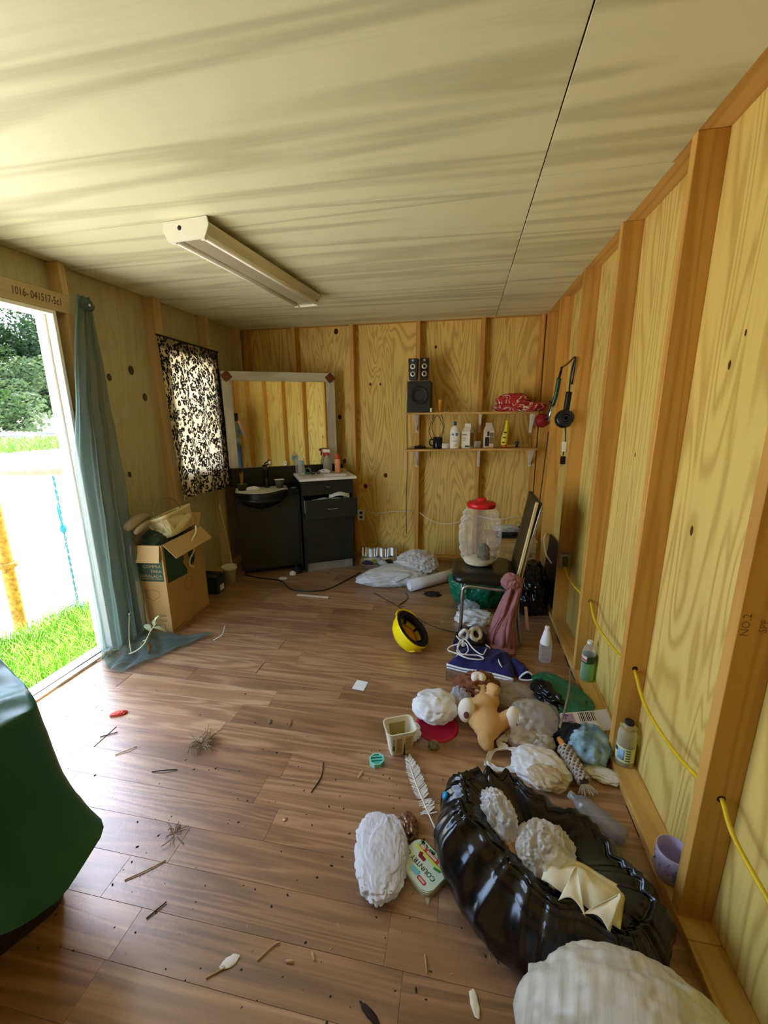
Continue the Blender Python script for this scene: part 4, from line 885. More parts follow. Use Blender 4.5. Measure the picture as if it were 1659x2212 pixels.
# ================================================================== BACK FLOOR: TRAY, BAGS, ROLL
M_foil = plain('foil', 'c9ccd0', .3, metal=.9)
t = thing('foil_tray', 'foil pan full of small wrappers by the back wall', 'tray', (-.80, 3.83, 0), .18)
bm = bmesh.new(); rows = []
for (w_, d_, z) in ((.15, .085, .002), (.175, .105, .05), (.19, .12, .052), (.19, .12, .055), (.172, .102, .052), (.147, .082, .005)):
    o = rrect(w_*2, d_*2, .05, 7); rows.append([bm.verts.new((x*(1+.012*math.cos(i*PI)), y*(1+.02*math.cos(i*PI)), z)) for i, (x, y) in enumerate(o)])
for A, B in zip(rows, rows[1:]):
    for i in range(len(A)): bm.faces.new((A[i], A[(i+1) % len(A)], B[(i+1) % len(A)], B[i]))
bm.faces.new(rows[0][::-1]); bm.faces.new(rows[-1]); done('pan', bm, M_foil, t)
sheet('raised_lid', lambda u, v: ((u-.5)*.36, .115 + .05*v + .006*math.sin(u*40), .055 + .09*v + .008*math.sin(u*17)), 60, 8, M_foil, t, .001)
WR = [('dark purple', '3a2a5a'), ('lime green', '9ab03a'), ('pale blue', 'aebfd6'), ('white', 'e2e2e6'), ('black', '1a1a20'), ('tan', 'b08a66')]
for i, (nm_, c_) in enumerate(WR):
    tag(crumple('wrapper', plain('wrapper_' + nm_.replace(' ', '_'), c_, .35), None, (.045, .03, .022), (-.91 + .05*i, 3.80 + .03*((i*7) % 3) + .01*i, .02), (0, 0, i*.8), seed=50+i, amp=.5, sub=3), f'{nm_} wrapper in the foil pan by the back wall', 'wrapper')
M_bagw = film('white_trash_bag_film', 'e9edf3', .97, .32, .3, .5, None, .5, 7)
t = thing('trash_bag', 'filled white trash bag with red drawstring lying by the back wall', 'bag', (-.47, 3.60, 0), .45)
crumple('bag_body', M_bagw, t, (.20, .16, .13), (.09, .03, 0), seed=60, amp=.22, f=1.6, sub=5, sink=.3)
crumple('bag_skirt', M_bagw, t, (.26, .17, .075), (-.13, -.06, 0), seed=61, amp=.2, f=1.8, sub=5, sink=.15, shape=lambda d: 1 + .35*max(0, -d.x)**3)
tube('drawstring', [(.10, .06, .20), (.16, .0, .175), (.20, -.06, .15), (.235, -.10, .075)], [.012]*19, plain('coral_strip', 'e06a52', .45), t, 8)
t = thing('red_ribbon', 'crumpled red ribbon and paper behind the white trash bag', 'ribbon', (-.33, 3.98, 0))
crumple('ribbon_wad', plain('crimson_ribbon', '9c1a24', .5), t, (.08, .05, .045), seed=63, amp=.6, f=3, sub=4)
crumple('paper_wad', plain('pink_paper', 'c4a09a', .7), t, (.04, .03, .04), (-.08, -.01, .02), seed=64, amp=.5, sub=3)
M_rollp = plain('quilted_roll', 'd6d9dc', .75, bumpy=.5, bscale=120)
t = thing('paper_roll', 'long white rolled sheet lying before the white trash bag', 'roll', (-.235, 3.45, .05), .732)
tube('roll', [(-.25, 0, 0), (.25, 0, 0)], .0495, M_rollp, t, 28, n=3)
lathe('roll_core', [(0, 0), (.03, 0), (.034, -.002)], plain('roll_end', 'e9eef2', .7), t, 24, loc=(-.2512, 0, 0), rot=(0, PI/2, 0))
tag(crumple('rag', plain('black_rag', '1c1815', .8), None, (.06, .035, .014), (-.22, 3.24, 0), seed=66, amp=.5, sub=4), 'small black rag on the floor before the white roll', 'rag')
# cords and slats on the floor
tag(tube('power_cable', [(-.94, 3.62, .006), (-1.05, 3.35, .006), (-1.14, 3.18, .006), (-1.3, 3.12, .006), (-1.45, 3.14, .006), (-1.62, 3.3, .006), (-1.85, 3.33, .006), (-2.02, 3.38, .006)], .0055, M_cable, None, 8), 'black power cord curving across the floor before the vanity', 'cable')
tag(box('wood_slat', (-.14, -.014, 0), (.14, .014, .006), plain('pale_slat', 'd3c5ae', .7), None, .002, loc=(-1.21, 3.045, 0), rot=(0, 0, -.03)), 'short pale wood slat lying on the floor before the vanity', 'slat')
t = tag(tube('thin_rod', [(-1.05, 3.04, .004), (-.7, 3.0, .004), (-.42, 2.985, .004)], .0032, plain('brown_rod', '8c6a4c', .6), None, 6, n=2), 'thin brown rod on the floor right of the pale slat', 'rod')
tag(tube('power_cable', [(-.72, 3.2, .004), (-.60, 3.09, .004), (-.50, 3.0, .004), (-.40, 2.90, .004), (-.32, 2.83, .004), (-.2, 2.72, .004), (-.06, 2.66, .004), (.0, 2.65, .004)], .0025, M_cable, None, 6), 'thin dark wire running over the floor behind the hard hat', 'cable')
tag(tube('power_cable', [(-.45, 3.24, .004), (-.415, 3.15, .004), (-.44, 3.06, .004), (-.47, 2.99, .004)], .0035, M_cable, None, 6), 'short black wire below the white trash bag', 'cable')
lathe('dark_disc', [(0, 0), (.026, 0), (.028, .004), (.022, .010), (.012, .006), (0, .006)], plain('dark_cap', '3b3230', .5), None, 20, loc=(-.395, 2.90, 0)); tag(bpy.data.objects['dark_disc'], 'dark round cap on the floor behind the hard hat', 'cap')
# ================================================================== CHAIR AND WHAT IS AROUND IT
t = thing('chair', 'chrome tube chair with black vinyl seat facing the vanity', 'chair', (.17, 2.76, 0), .0)
M_vinyl = plain('black_vinyl_pad', '121210', .32, bumpy=.1, bscale=150)
M_wornchrome = plain('worn_chrome', 'b3b1ab', .3, metal=.9, var=.25, bscale=30)
def cush(u, v):
    return None
bm = bmesh.new(); rows = []
for (k, z) in ((.86, .0), (1, .012), (1.02, .03), (.99, .048), (.9, .06), (.6, .066), (.25, .068)):
    rows.append([bm.verts.new((x*k, y*k, z - .012*(1-k)*0 + (.01*math.cos(x*7) if z > .05 else 0))) for x, y in rrect(.43, .42, .09, 6)])
for A, B in zip(rows, rows[1:]):
    for i in range(len(A)): bm.faces.new((A[i], A[(i+1) % len(A)], B[(i+1) % len(A)], B[i]))
bm.faces.new(rows[0][::-1]); bm.faces.new(rows[-1]); done('seat', bm, M_vinyl, t, (-.005, .0, .398), smooth=True)
for s in (-1, 1):
    y = s*.205
    lg = tube('leg', [(-.155, y, .004), (-.152, y, .2), (-.148, y, .36), (-.13, y, .388), (-.095, y, .394), (.05, y, .385), (.20, y, .378)], .0115, M_wornchrome, t, 12)
    tube('lower_sleeve', [(-.1555, y, .0), (-.1535, y, .11)], .0128, M_blk, lg, 12, n=2)
    rl = tube('leg', [(.235, y, .004), (.205, y, .2), (.195, y, .38)], .0115, M_wornchrome, t, 12)
    tube('upright', [(.195, y, .38), (.215, y, .52), (.25, y, .70), (.30, y, .94)], .0105, M_wornchrome, t, 12)
tube('crossbar', [(-.10, -.205, .391), (-.10, .205, .391)], .009, M_wornchrome, t, 10, n=2)
bp = thing('t', 'x', 'x'); bpy.data.objects.remove(bp)
def backpad(u, v):
    y = -.2 + .4*u; z = .46 + .50*v; x = .212 + (z - .42)*.165 - .018*math.sin(PI*u)*0 ; r_ = 0
    return (x - .022, y, z)
bk = sheet('backrest', backpad, 12, 12, plain('brown_black_vinyl', '2a2413', .45), t, -.022)
box('backrest_edge', (-.006, -.012, -.28), (.012, .008, .265), wood('worn_wood_strip', 'cdb987', '7d6238', 'Z', across=20, along=2, rings=4, contrast=.4, fibre=.5, blot=.6), t, .003, loc=(.222, -.212, .705), rot=(0, .166, 0))
# jar
t = thing('drink_jar', 'big clear ribbed plastic jar with a red lid on the chair', 'jar', (.125, 2.80, .4695))
pr = [(0, .004), (.085, .004), (.10, .012)]
for i in range(40):
    z = .02 + .36*i/39; r_ = .103 + .040*math.sin(PI*min(1, (i/39)*.95+.03))**.8
    r_ += .006*math.cos(z*2*PI/.052) if (z < .14 or z > .235) else 0
    pr.append((r_, z))
pr += [(.095, .395), (.082, .405), (.082, .42)]
M_jar = film('jar_plastic', 'f2f2e8', .12, .06, .08, 1.0)
lathe('jar_body', pr, M_jar, t, 40)
lathe('lid', [(.082, .40), (.094, .402), (.096, .425), (.09, .434), (.05, .438), (.032, .442), (.032, .458), (.022, .466), (0, .467)], M_red, t, 32)
lathe('residue', [(0, .006), (.095, .008), (.108, .03), (.06, .036), (0, .03)], plain('cream_residue', 'd6cfae', .7, var=.15, bscale=40), t, 24)
crumple('dark_clump', plain('dark_scrap', '4d4a3e', .8), t, (.035, .03, .06), (.03, -.02, .04), seed=70, amp=.4, sub=3)
# mauve cloth
M_mauve = plain('mauve_cloth', '9a6668', .8, var=.12, bscale=10, bumpy=.2)
t = thing('mauve_cloth', 'dusty mauve cloth draped from the chair side to the floor', 'cloth', (.31, 2.50, 0), 0)
def mau(u, v):
    z = .50*(1-v) + .004; w_ = .05 + .055*v*v + .022*noise.noise(Vector((1, v*3.2, 4)))
    a = (u - .5) * 2; q = noise.noise(Vector((a*1.7 + v*1.2, v*2.2, 3))); q2 = 1 - 2*abs(noise.noise(Vector((a*2.6 - v*.8, v*1.5, 8)))); q3 = 1 - 2*abs(noise.noise(Vector((a*5 + v*2, v*3, 1))))
    return (.03*(1-v) + a*w_ - .05*v + .03*noise.noise(Vector((2, v*2.5, 0))), -.025 - .055*(1-a*a)*(.4+.6*v) + .028*q + .022*q2 + .009*q3, z + .02*q*(1-v))
sheet('drape', mau, 60, 50, M_mauve, t, .003)
crumple('bunched_top', M_mauve, t, (.055, .04, .05), (.005, -.01, .44), (0, 0, 0), seed=73, amp=.3, f=2.2, sub=4, floor=False)
crumple('frayed_foot', M_mauve, t, (.08, .035, .028), (-.05, -.06, 0), seed=74, amp=.45, sub=4)
sheet('pale_tail', lambda u, v: (.10 + .02*u + .02*v, .06 - .01*v, .28 - .16*v), 4, 8, plain('pale_tail_cloth', 'cdb0a8', .8), t, .002)
# green trash bag under the chair
M_gbag = plain('green_bag_plastic', '126a4c', .3, crease=.7, bscale=7)
tag(crumple('green_bag', M_gbag, None, (.22, .17, .20), (.15, 3.18, 0), (0, 0, .1), seed=80, amp=.16, f=1.6, sub=5, sink=.25), 'full green trash bag on the floor under the chair', 'bag')
M_bbag = plain('black_bag_plastic', '0c0c0d', .22, crease=.9, bscale=16)
tag(crumple('black_bag', M_bbag, None, (.13, .16, .22), (.53, 3.11, 0), seed=82, amp=.16, f=2, sub=5, sink=.25), 'black trash bag behind the chair back', 'bag')
tag(crumple('clear_bag', M_clearp, None, (.07, .05, .06), (.075, 2.955, .0), seed=83, amp=.35, f=2.5, sub=4), 'crumpled clear bag under the front of the chair', 'bag')
tag(crumple('white_rag', plain('white_cloth', 'f0f4f2', .8), None, (.125, .08, .045), (.115, 2.84, 0), (0, 0, .2), seed=84, amp=.35, f=2.2, sub=5), 'crumpled white plastic sheet on the floor under the chair', 'bag')
t = thing('shade_board', 'black board added between the right wall studs for the shade behind the chair', 'board', (.692, 3.235, .0385), 0, rot=(0, .08, 0))
box('board', (0, -.30, 0), (.012, .29, .46), plain('shade_board', '0e0d0d', .5), t, .003)  # black sheet added to darken the stud bay where mostly shade lies
t = thing('shoe', 'black shoe with grey plastic over it on a crate behind the chair', 'shoe', (.42, 3.62, .43), .15)
fuse('upper', [('e', (-.07, 0, .03), (.06, .042, .032)), ('e', (0, 0, .04), (.07, .04, .04)), ('e', (.08, 0, .05), (.055, .036, .05))], M_blkm, t, .006)
box('sole', (-.125, -.04, -.004), (.13, .04, .012), M_blk, t, .006, 2)
crumple('grey_plastic', M_clearp, t, (.11, .045, .025), (-.02, 0, .06), seed=86, amp=.5, f=3, sub=4, floor=False)
t = thing('crate', 'low wooden crate in the back right corner behind the chair', 'crate', (.42, 3.68, 0), .05)
M_crate = wood('crate_wood', 'c09a58', '85602c', 'X', across=10, along=.8, rings=4, contrast=.35, fibre=.4, blot=.4)
for z in (.06, .19, .32):
    for y in (-.17, .17): box('slat', (-.2, y-.006, z), (.2, y+.006, z+.09), M_crate, t, .002)
for x in (-.19, .19):
    for y in (-.15, .15): box('post', (x-.012, y-.014, 0), (x+.012, y+.014, .424), M_crate, t, .002)
box('top_board', (-.21, -.18, .4145), (.21, .18, .425), M_crate, t, .002)
tag(sheet('paper_sheet', lambda u, v: (.05*u, .01*math.sin(u*3), .16*v), 6, 6, M_paper, None, .001, loc=(.50, 3.66, .425), rot=(0, .2, .2)), 'white paper strip standing beside the black shoe', 'paper')
tag(crumple('pale_sack', plain('tan_sack', 'b7ac92', .8), None, (.10, .12, .12), (.58, 3.37, .0), seed=88, amp=.2, f=2, sub=4), 'pale tan sack in the corner behind the chair back', 'sack')
# ================================================================== MIDDLE FLOOR
# hard hat lying on its side, hollow towards the camera's right
t = thing('hard_hat', 'yellow hard hat with black lining lying on its side', 'helmet', (-.315, 2.41, 0), 0)
M_hat = plain('yellow_shell', 'f2d808', .25); M_pad = plain('black_lining', '16120e', .85); M_crown = plain('orange_crown_pad', 'c98a12', .7)
hm = Matrix.Translation((0, 0, .103)) @ Vector((-.58, .12, -.80)).to_track_quat('Z', 'X').to_matrix().to_4x4() @ Matrix.Rotation(.6, 4, 'Z')
prof = [(.128, -.002), (.130, .004), (.126, .012), (.122, .03), (.117, .06), (.103, .09), (.08, .112), (.05, .126), (.02, .131), (0, .132)]
pin = [(r*.965, z-.004 if z > .02 else z) for r, z in prof[::-1]]
def mk(name, prof, mat, seg=36, sx=1.12, sy=.92):
    bm = bmesh.new(); lathe_bm(bm, [(r, z - .05) for r, z in prof], seg, sx, sy, None, hm); return done(name, bm, mat, t, smooth=True)
mk('shell', prof + pin, M_hat)
for k in (-.03, 0, .03):
    pts = [hm @ Vector((.13*1.1*math.cos(a), k, -.05 + .128*math.sin(a) + .004)) for a in [PI*i/18 for i in range(2, 17)]]
    tube('ridge', pts, .005, M_hat, t, 6, raw_pts=True)
mk('sweatband', [(.121, -.004), (.120, .038), (.098, .044), (.094, .0), (.105, -.006), (.121, -.004)], M_pad)
mk('crown_pad', [(.0, .085), (.045, .082), (.075, .06), (.078, .055), (.045, .088), (0, .092)], M_crown, 6)
tube('brim_peak', [hm @ Vector((1.16*.13*math.cos(a), .95*.13*math.sin(a), -.05)) for a in [-.8+1.6*i/12 for i in range(13)]], .006, M_hat, t, 8, raw_pts=True)
for a in (.4, 1.3, 2.2, 4.0, 4.9, 5.8): tube('strap', [hm @ Vector((.120*math.cos(a), .1*math.sin(a), -.02)), hm @ Vector((.095*math.cos(a), .08*math.sin(a), .015)), hm @ Vector((.05*math.cos(a), .045*math.sin(a), .035))], .009, M_pad, t, 6)
# navy jacket
def velour():
    m, n, b = new_mat('navy_velour'); b.inputs['Base Color'].default_value = rgb('1a1658'); b.inputs['Roughness'].default_value = .9
    b.inputs['Sheen Weight'].default_value = .08; f = noise_n(n, coords(n, rnd=False), 25, 4); bump(n, b, f, .4, .01); return m
M_navyc = velour(); M_trim = plain('white_piping', 'e6e8ee', .7)
t = thing('jacket', 'small navy jacket with white piping lying on the floor', 'jacket', (.13, 2.31, 0), .02)
def flat(name, outline, h, mat, seed, loc=(0, 0, 0), rz=0, puff=.5, res=.012):
    """soft flat-lying garment panel: padded shape over an outline"""
    from mathutils.geometry import delaunay_2d_cdt
    P_ = [Vector(p) for p in outline]
    xs = [p.x for p in P_]; ys = [p.y for p in P_]
    def inside(x, y):
        c = False; n_ = len(P_)
        for i in range(n_):
            a, b_ = P_[i], P_[i-1]
            if (a.y > y) != (b_.y > y) and x < (b_.x-a.x)*(y-a.y)/(b_.y-a.y)+a.x: c = not c
        return c
    def ed(x, y):
        d = 9
        for i in range(len(P_)):
            a, b_ = P_[i-1], P_[i]; ab = b_-a; q = Vector((x, y)); s = max(0, min(1, (q-a).dot(ab)/ab.length_squared)); d = min(d, (q-a-ab*s).length)
        return d
    pts = [Vector((p.x, p.y)) for p in P_]; ne = len(pts)
    x = min(xs)
    while x < max(xs):
        y = min(ys)
        while y < max(ys):
            if inside(x, y) and ed(x, y) > res*.5: pts.append(Vector((x + .2*res*math.sin(y*900), y)))
            y += res
        x += res
    r_ = delaunay_2d_cdt(pts, [(i, (i+1) % ne) for i in range(ne)], [], 1, 1e-6)
    V2, F2 = r_[0], r_[2]
    top = []; 
    for v in V2:
        e = ed(v.x, v.y); k = min(1, e/(h*1.3+.004))
        z = h*(.25 + .75*math.sqrt(max(0, 1-(1-k)**2))) + puff*h*ridge(Vector((v.x, v.y, 0)), 9, seed, 2)*k
        top.append((v.x, v.y, max(.003, z)))
    n_ = len(top); F_ = [tuple(f) for f in F2]; bot = [(x, y, .001) for x, y, z in top]
    cnt = {}
    for f in F_:
        for a, b_ in zip(f, f[1:]+f[:1]):
            if (b_, a) in cnt: cnt.pop((b_, a))
            else: cnt[(a, b_)] = 1
    F3 = F_ + [tuple(i+n_ for i in f[::-1]) for f in F_] + [(b_, a, a+n_, b_+n_) for a, b_ in cnt]
    return raw(name, top + bot, F3, mat, t, loc, (0, 0, rz), True)
flat('jacket_body', [(-.19, -.07), (-.10, -.095), (0, -.11), (.10, -.125), (.185, -.15), (.20, -.10), (.21, -.02), (.205, .06), (.14, .12), (.02, .14), (-.06, .12), (-.12, .09), (-.155, .0)], .045, M_navyc, 90)
flat('sleeve', [(.20, .04), (.255, .03), (.30, -.02), (.335, -.13), (.25, -.145), (.225, -.06), (.195, -.02)], .042, M_navyc, 92, loc=(-.03, .015, 0))
flat('hood', [(-.14, .12), (-.155, .20), (-.10, .27), (-.02, .275), (.06, .22), (.05, .12), (-.05, .10)], .07, M_navyc, 93)
tube('hem_piping', [(-.192, -.072, .02), (-.10, -.098, .018), (0, -.113, .02), (.10, -.128, .018), (.187, -.154, .016)], .0065, M_trim, t, 8)
tube('hem_piping', [(-.19, -.08, .006), (-.10, -.106, .006), (0, -.121, .006), (.10, -.136, .006), (.186, -.158, .006)], .005, M_trim, t, 8)
tube('cuff_piping', spline([(.222, -.132, .012), (.265, -.137, .006), (.307, -.120, .012), (.266, -.121, .05)], 5, True), .006, M_trim, t, 8, closed=True, raw_pts=True)
for pts in ([(-.125, -.005, .05), (-.145, -.05, .046)], [(.11, -.03, .058), (.115, -.065, .056), (.125, -.095, .046)]): tube('pocket_piping', pts, .005, M_trim, t, 6)
# black heart tin with white tape and cord on the jacket
t = thing('tape_dispenser', 'black pouch holding a roll of white tape on the navy jacket', 'tape', (.085, 2.475, 0), .2)
crumple('pouch', plain('black_pouch', '121116', .45), t, (.10, .085, .075), (0, 0, 0), seed=95, amp=.1, f=1.5, sub=4, sink=.2)
lathe('tape_ring', [(.024, -.012), (.047, -.012), (.047, .012), (.024, .012), (.024, -.012)], plain('white_tape', 'dedcd2', .5), t, 28, loc=(.015, -.045, .125), rot=(1.0, .45, .2))
tube('tape_loop', spline([(-.06, -.05, .10), (-.085, -.06, .13), (-.06, -.065, .165), (-.035, -.06, .14), (-.05, -.06, .08), (-.065, -.07, .06)], 5, True), .012, bpy.data.materials['white_tape'], t, 8, closed=True, raw_pts=True)
t = tag(tube('white_string', [(-.01, 2.40, .12), (.02, 2.36, .10), (-.04, 2.33, .085), (-.055, 2.30, .075), (.0, 2.27, .075), (.06, 2.235, .075), (.13, 2.235, .073), (.155, 2.255, .072), (.12, 2.275, .075), (.05, 2.265, .078), (0, 2.275, .085), (.015, 2.34, .10), (.05, 2.355, .10), (.065, 2.30, .085), (.03, 2.26, .078), (-.0, 2.32, .095), (.04, 2.38, .115), (.10, 2.31, .09), (.15, 2.28, .08), (.175, 2.36, .07), (.20, 2.39, .06), (.175, 2.43, .06)], .0042, plain('white_cord', 'e6e6e6', .5), None, 8), 'tangled white cord lying on the navy jacket', 'cord')
t = thing('pen', 'blue pen on the floor behind the navy jacket', 'pen', (.165, 2.66, .007), -.6)
tube('barrel', [(-.045, 0, 0), (.045, 0, 0)], .0055, plain('blue_pen', '6f95c8', .3), t, 8, n=2); tube('cap_end', [(.045, 0, 0), (.06, 0, 0)], .0065, plain('dark_blue_pen', '24365e', .3), t, 8, n=2)
# bottles by the wall
t = thing('sauce_bottle', 'clear glass bottle with white conical top by the right wall', 'bottle', (.530, 2.41, 0))
lathe('bottle_body', [(0, .003), (.034, .003), (.036, .012), (.036, .11), (.034, .125)], M_clear, t, 24)
lathe('cone_top', [(.036, .12), (.034, .13), (.018, .20), (.014, .205)], plain('white_cone', 'e8e8ea', .4), t, 24)
lathe('cap', [(.015, .204), (.0155, .228), (.013, .232), (0, .232)], M_white, t, 16)
M_gliq = film('green_liquid', '9be08c', .5, .1, .7, .4, 'b8f0b0')
M_glab = plain('green_label', '2a4a22', .45, var=.4, bscale=60)
t = pet('soda_bottle', 'green soda bottle with white cap on the bottom plate', (.712, 2.205, .0385), .034, .235, M_white, M_gliq, M_glab, (.47, .66), fill=.44)
sheet('label_patch', lambda u, v: (-.0349*math.cos(-.2+u*1.3), -.0349*math.sin(-.2+u*1.3), .118+.035*v), 10, 2, plain('pink_white_label', 'e3c9cd', .5), t, .0006)
text('lettering', 'Dew', .024, M_red, t, frame((-.0325, -.0205, .135), (.53, -.85, 0), (0, 0, 1)), depth=.0003, shear=.3)
M_yliq = film('lemonade', 'ece4a0', .55, .1, .75, .4, 'f6f0c4')
t = pet('lemonade_bottle', 'yellow lemonade bottle with black cap on the bottom plate', (.712, 1.628, .0385), .036, .205, M_blkm, M_yliq, plain('blue_white_label', 'd8dfa8', .5), (.12, .46), fill=.86, ribs=False, neck=.42)
M_lb2 = plain('light_blue_label', '8fb4d8', .5)
sheet('label_patch', lambda u, v: (-.0368*math.cos(.35+u*.75), -.0368*math.sin(.35+u*.75), .035+.05*v), 8, 2, M_lb2, t, .0004)
for k in range(5): sheet('label_text', lambda u, v, k=k: (-.0371*math.cos(1.25+u*.5), -.0371*math.sin(1.25+u*.5), .035+.012*k+.004*v), 6, 2, M_inkd, t, .0002)
sheet('label_logo', lambda u, v: (-.0372*math.cos(-.1+u*.4), -.0372*math.sin(-.1+u*.4), .066+.018*v), 6, 2, M_inkd, t, .0002)
t = thing('mug', 'lavender mug with blue scribbled print beside the nearest stud', 'mug', (.697, 1.178, .0385), 0); t.scale = (1.1, 1.1, 1.08)
M_lav = plain('lavender_glaze', 'b9b3d8', .25)
lathe('mug_body', [(0, 0), (.036, 0), (.041, .006), (.044, .05), (.0445, .093), (.0415, .093), (.04, .05), (.036, .008), (0, .007)], M_lav, t, 32)
tube('handle', [(.0, -.043, .075), (.012, -.068, .07), (.015, -.073, .045), (.01, -.062, .025), (0, -.043, .022)], .006, M_lav, t, 8)
M_scr = plain('blue_glaze_print', '5a6cb8', .3); random.seed(3)
for i in range(16):
    a = 2.6 + random.uniform(0, 1.9); z = random.uniform(.02, .075); pts = [(.0442*math.cos(a+da), .0442*math.sin(a+da), z+dz) for da, dz in ((0, 0), (.06*random.choice((-1, 1)), random.uniform(-.01, .012)), (.12*random.choice((-1, 1)), random.uniform(-.012, .012)))]
    tube('print_stroke', pts, .0011, M_scr, t, 4, n=3)
# stick across the litter, green and black bags
tag(tube('thin_stick', [(.655, 2.31, .03), (.60, 2.10, .075), (.54, 1.90, .12), (.465, 1.70, .11)], .0045, plain('grey_brown_stick', '8f806a', .7), None, 8), 'long thin stick leaning across the litter to the bottom plate', 'stick')
M_gfilm = plain('green_plastic_sheet', '1f6a4a', .3, crease=.8, bscale=9)
tag(crumple('green_bag', M_gfilm, None, (.115, .19, .05), (.545, 2.00, 0), (0, 0, .42), seed=100, amp=.22, f=1.8, sub=5, sink=.2), 'flat green plastic bag by the right wall bottom plate', 'bag')
tag(crumple('black_bag', M_bbag, None, (.05, .10, .055), (.468, 1.985, .012), (0, 0, .45), seed=102, amp=.35, f=2.4, sub=5, sink=.2), 'crinkled black plastic bag lying on the green plastic', 'bag')
tag(crumple('grey_bag', film('grey_bag_film', 'b3b6c6', .7, .3, .3), None, (.05, .11, .045), (.465, 1.85, .0), (0, 0, .2), seed=103, amp=.35, f=2.2, sub=4), 'grey translucent bag between black bag and carton', 'bag')
M_pkt = plain('lavender_packet', 'b2aec6', .5)
t = thing('receipt', 'lavender grey paper packet beside the juice carton', 'paper', (.435, 1.765, .045), .35, rot=(.25, .05, -.25))
box('packet', (-.045, -.035, 0), (.045, .035, .004), M_pkt, t, .001)
for k in range(4): box('print_line', (-.02, -.026+.013*k, .0041), (.03, -.022+.013*k, .0045), plain('grey_line', '6f6a88', .6) if 'grey_line' not in bpy.data.materials else bpy.data.materials['grey_line'], t, 0)
# crushed juice carton
t = thing('juice_carton', 'crushed white juice carton with nutrition print on the litter', 'carton', (.60, 1.80, .075), .36, rot=(.55, -.06, .20))
box('carton_body', (-.105, -.045, -.014), (.05, .045, .014), plain('carton_cream', 'e2ddd6', .5), t, .004, 2)
raw('crushed_top', [(.05, -.045, -.014), (.05, .045, -.014), (.05, .045, .014), (.05, -.045, .014), (.118, -.038, .0), (.118, .05, .006), (.118, .05, .009), (.118, -.038, .003)], [(0, 1, 5, 4), (2, 3, 7, 6), (1, 2, 6, 5), (3, 0, 4, 7), (4, 5, 6, 7)], plain('carton_grey_white', 'cfcdd0', .5), t)
for k in range(9): box('barcode_bar', (-.025+.0085*k, .0, .0141), (-.022+.0085*k+(.002 if k % 3 else .0), .040, .0146), M_inkd, t, 0)
box('print_block', (-.10, -.03, .0141), (-.05, .038, .0145), plain('lilac_print', 'b49ac0', .5), t, 0); box('print_block', (-.10, -.043, .0141), (.03, -.032, .0145), plain('orange_print', 'e0a878', .5), t, 0)
random.seed(8)
for k in range(12): 
    x, y = random.uniform(-.098, -.055), random.uniform(-.028, .034); box('print_mark', (x, y, .0146), (x+.008, y+.004, .015), plain('navy_mark', '3a3060', .5) if 'navy_mark' not in bpy.data.materials else bpy.data.materials['navy_mark'], t, 0)
box('yellow_edge', (.042, -.045, .0141), (.050, .044, .0146), plain('yellow_edge_print', 'e0d28a', .5), t, 0)
def denim():
    m, n, b = new_mat('faded_denim'); f = noise_n(n, coords(n, rnd=False), 14, 4, .6)
    L(n, ramp(n, f, [(.35, rgb('55707e')), (.62, rgb('a3c4d2'))]), b.inputs['Base Color']); b.inputs['Roughness'].default_value = .85; bump(n, b, noise_n(n, coords(n, rnd=False), 300, 1), .3, .002); return m
M_den = denim()
tag(crumple('denim_cloth', M_den, None, (.075, .095, .055), (.595, 1.70, 0), (0, 0, -.3), seed=110, amp=.38, f=1.3, sub=5, sink=.2, facet=.12), 'crumpled pale blue denim by the bottom plate', 'cloth')
tag(crumple('dark_cloth', plain('dark_navy_cloth', '1a2028', .8), None, (.075, .06, .05), (.53, 1.745, 0), (0, 0, .3), seed=111, amp=.3, f=2, sub=4), 'dark navy cloth under the crushed carton', 'cloth')
tag(crumple('tissue', M_paper, None, (.065, .035, .015), (.615, 1.575, 0), (0, 0, -.35), seed=112, amp=.4, f=2, sub=4), 'white tissue below the pale denim by the bottom plate', 'tissue')
tag(crumple('mauve_rag', plain('grey_mauve_cloth', '6a6270', .85), None, (.045, .04, .03), (.535, 1.735, 0), seed=113, amp=.4, f=2.4, sub=4), 'grey mauve rag between the mop and the denim', 'rag')
# grey yarn mop
M_yarn = plain('grey_yarn', 'b8afa4', .9, var=.15, bscale=80, bumpy=.5)
t = thing('duster', 'grey twisted yarn duster with an orange handle', 'duster', (.478, 1.66, .014), 0, rot=(0, 0, -1.33))
tube('handle', [(-.045, 0, .036), (.01, 0, .032)], .0125, plain('orange_handle', 'e09a4a', .5), t, 14, n=3)
M_yarnd = plain('dark_yarn_core', '4a433d', .95)
tube('core', [(0, 0, .03), (.18, 0, .026)], .017, M_yarnd, t, 10, n=3)
for i in range(13):
    bm = bmesh.new(); x = .010 + .0135*i; r_ = .025 - .0004*i
    for k in range(7):
        a = 2*PI*(k + .5*(i % 2))/7; o = Vector((x, r_*math.cos(a), .030 + r_*.85*math.sin(a))); n_ = Vector((0, math.cos(a), math.sin(a))); s_ = Vector((.35, -math.sin(a)*.94, math.cos(a)*.94))
        tube_bm(bm, spline([o - s_*.011 - n_*.004, o + n_*.005, o + s_*.011 - n_*.004], 3), .0052, 6)
    done('yarn_loop', bm, M_yarn, t, smooth=True)
for i in range(8): tube('yarn_end', [(.17, 0, .02), (.19, (i-3.5)*.006, .02), (.208 + .006*(i % 3), (i-3.5)*.011, .008)], .0035, M_yarn, t, 6)
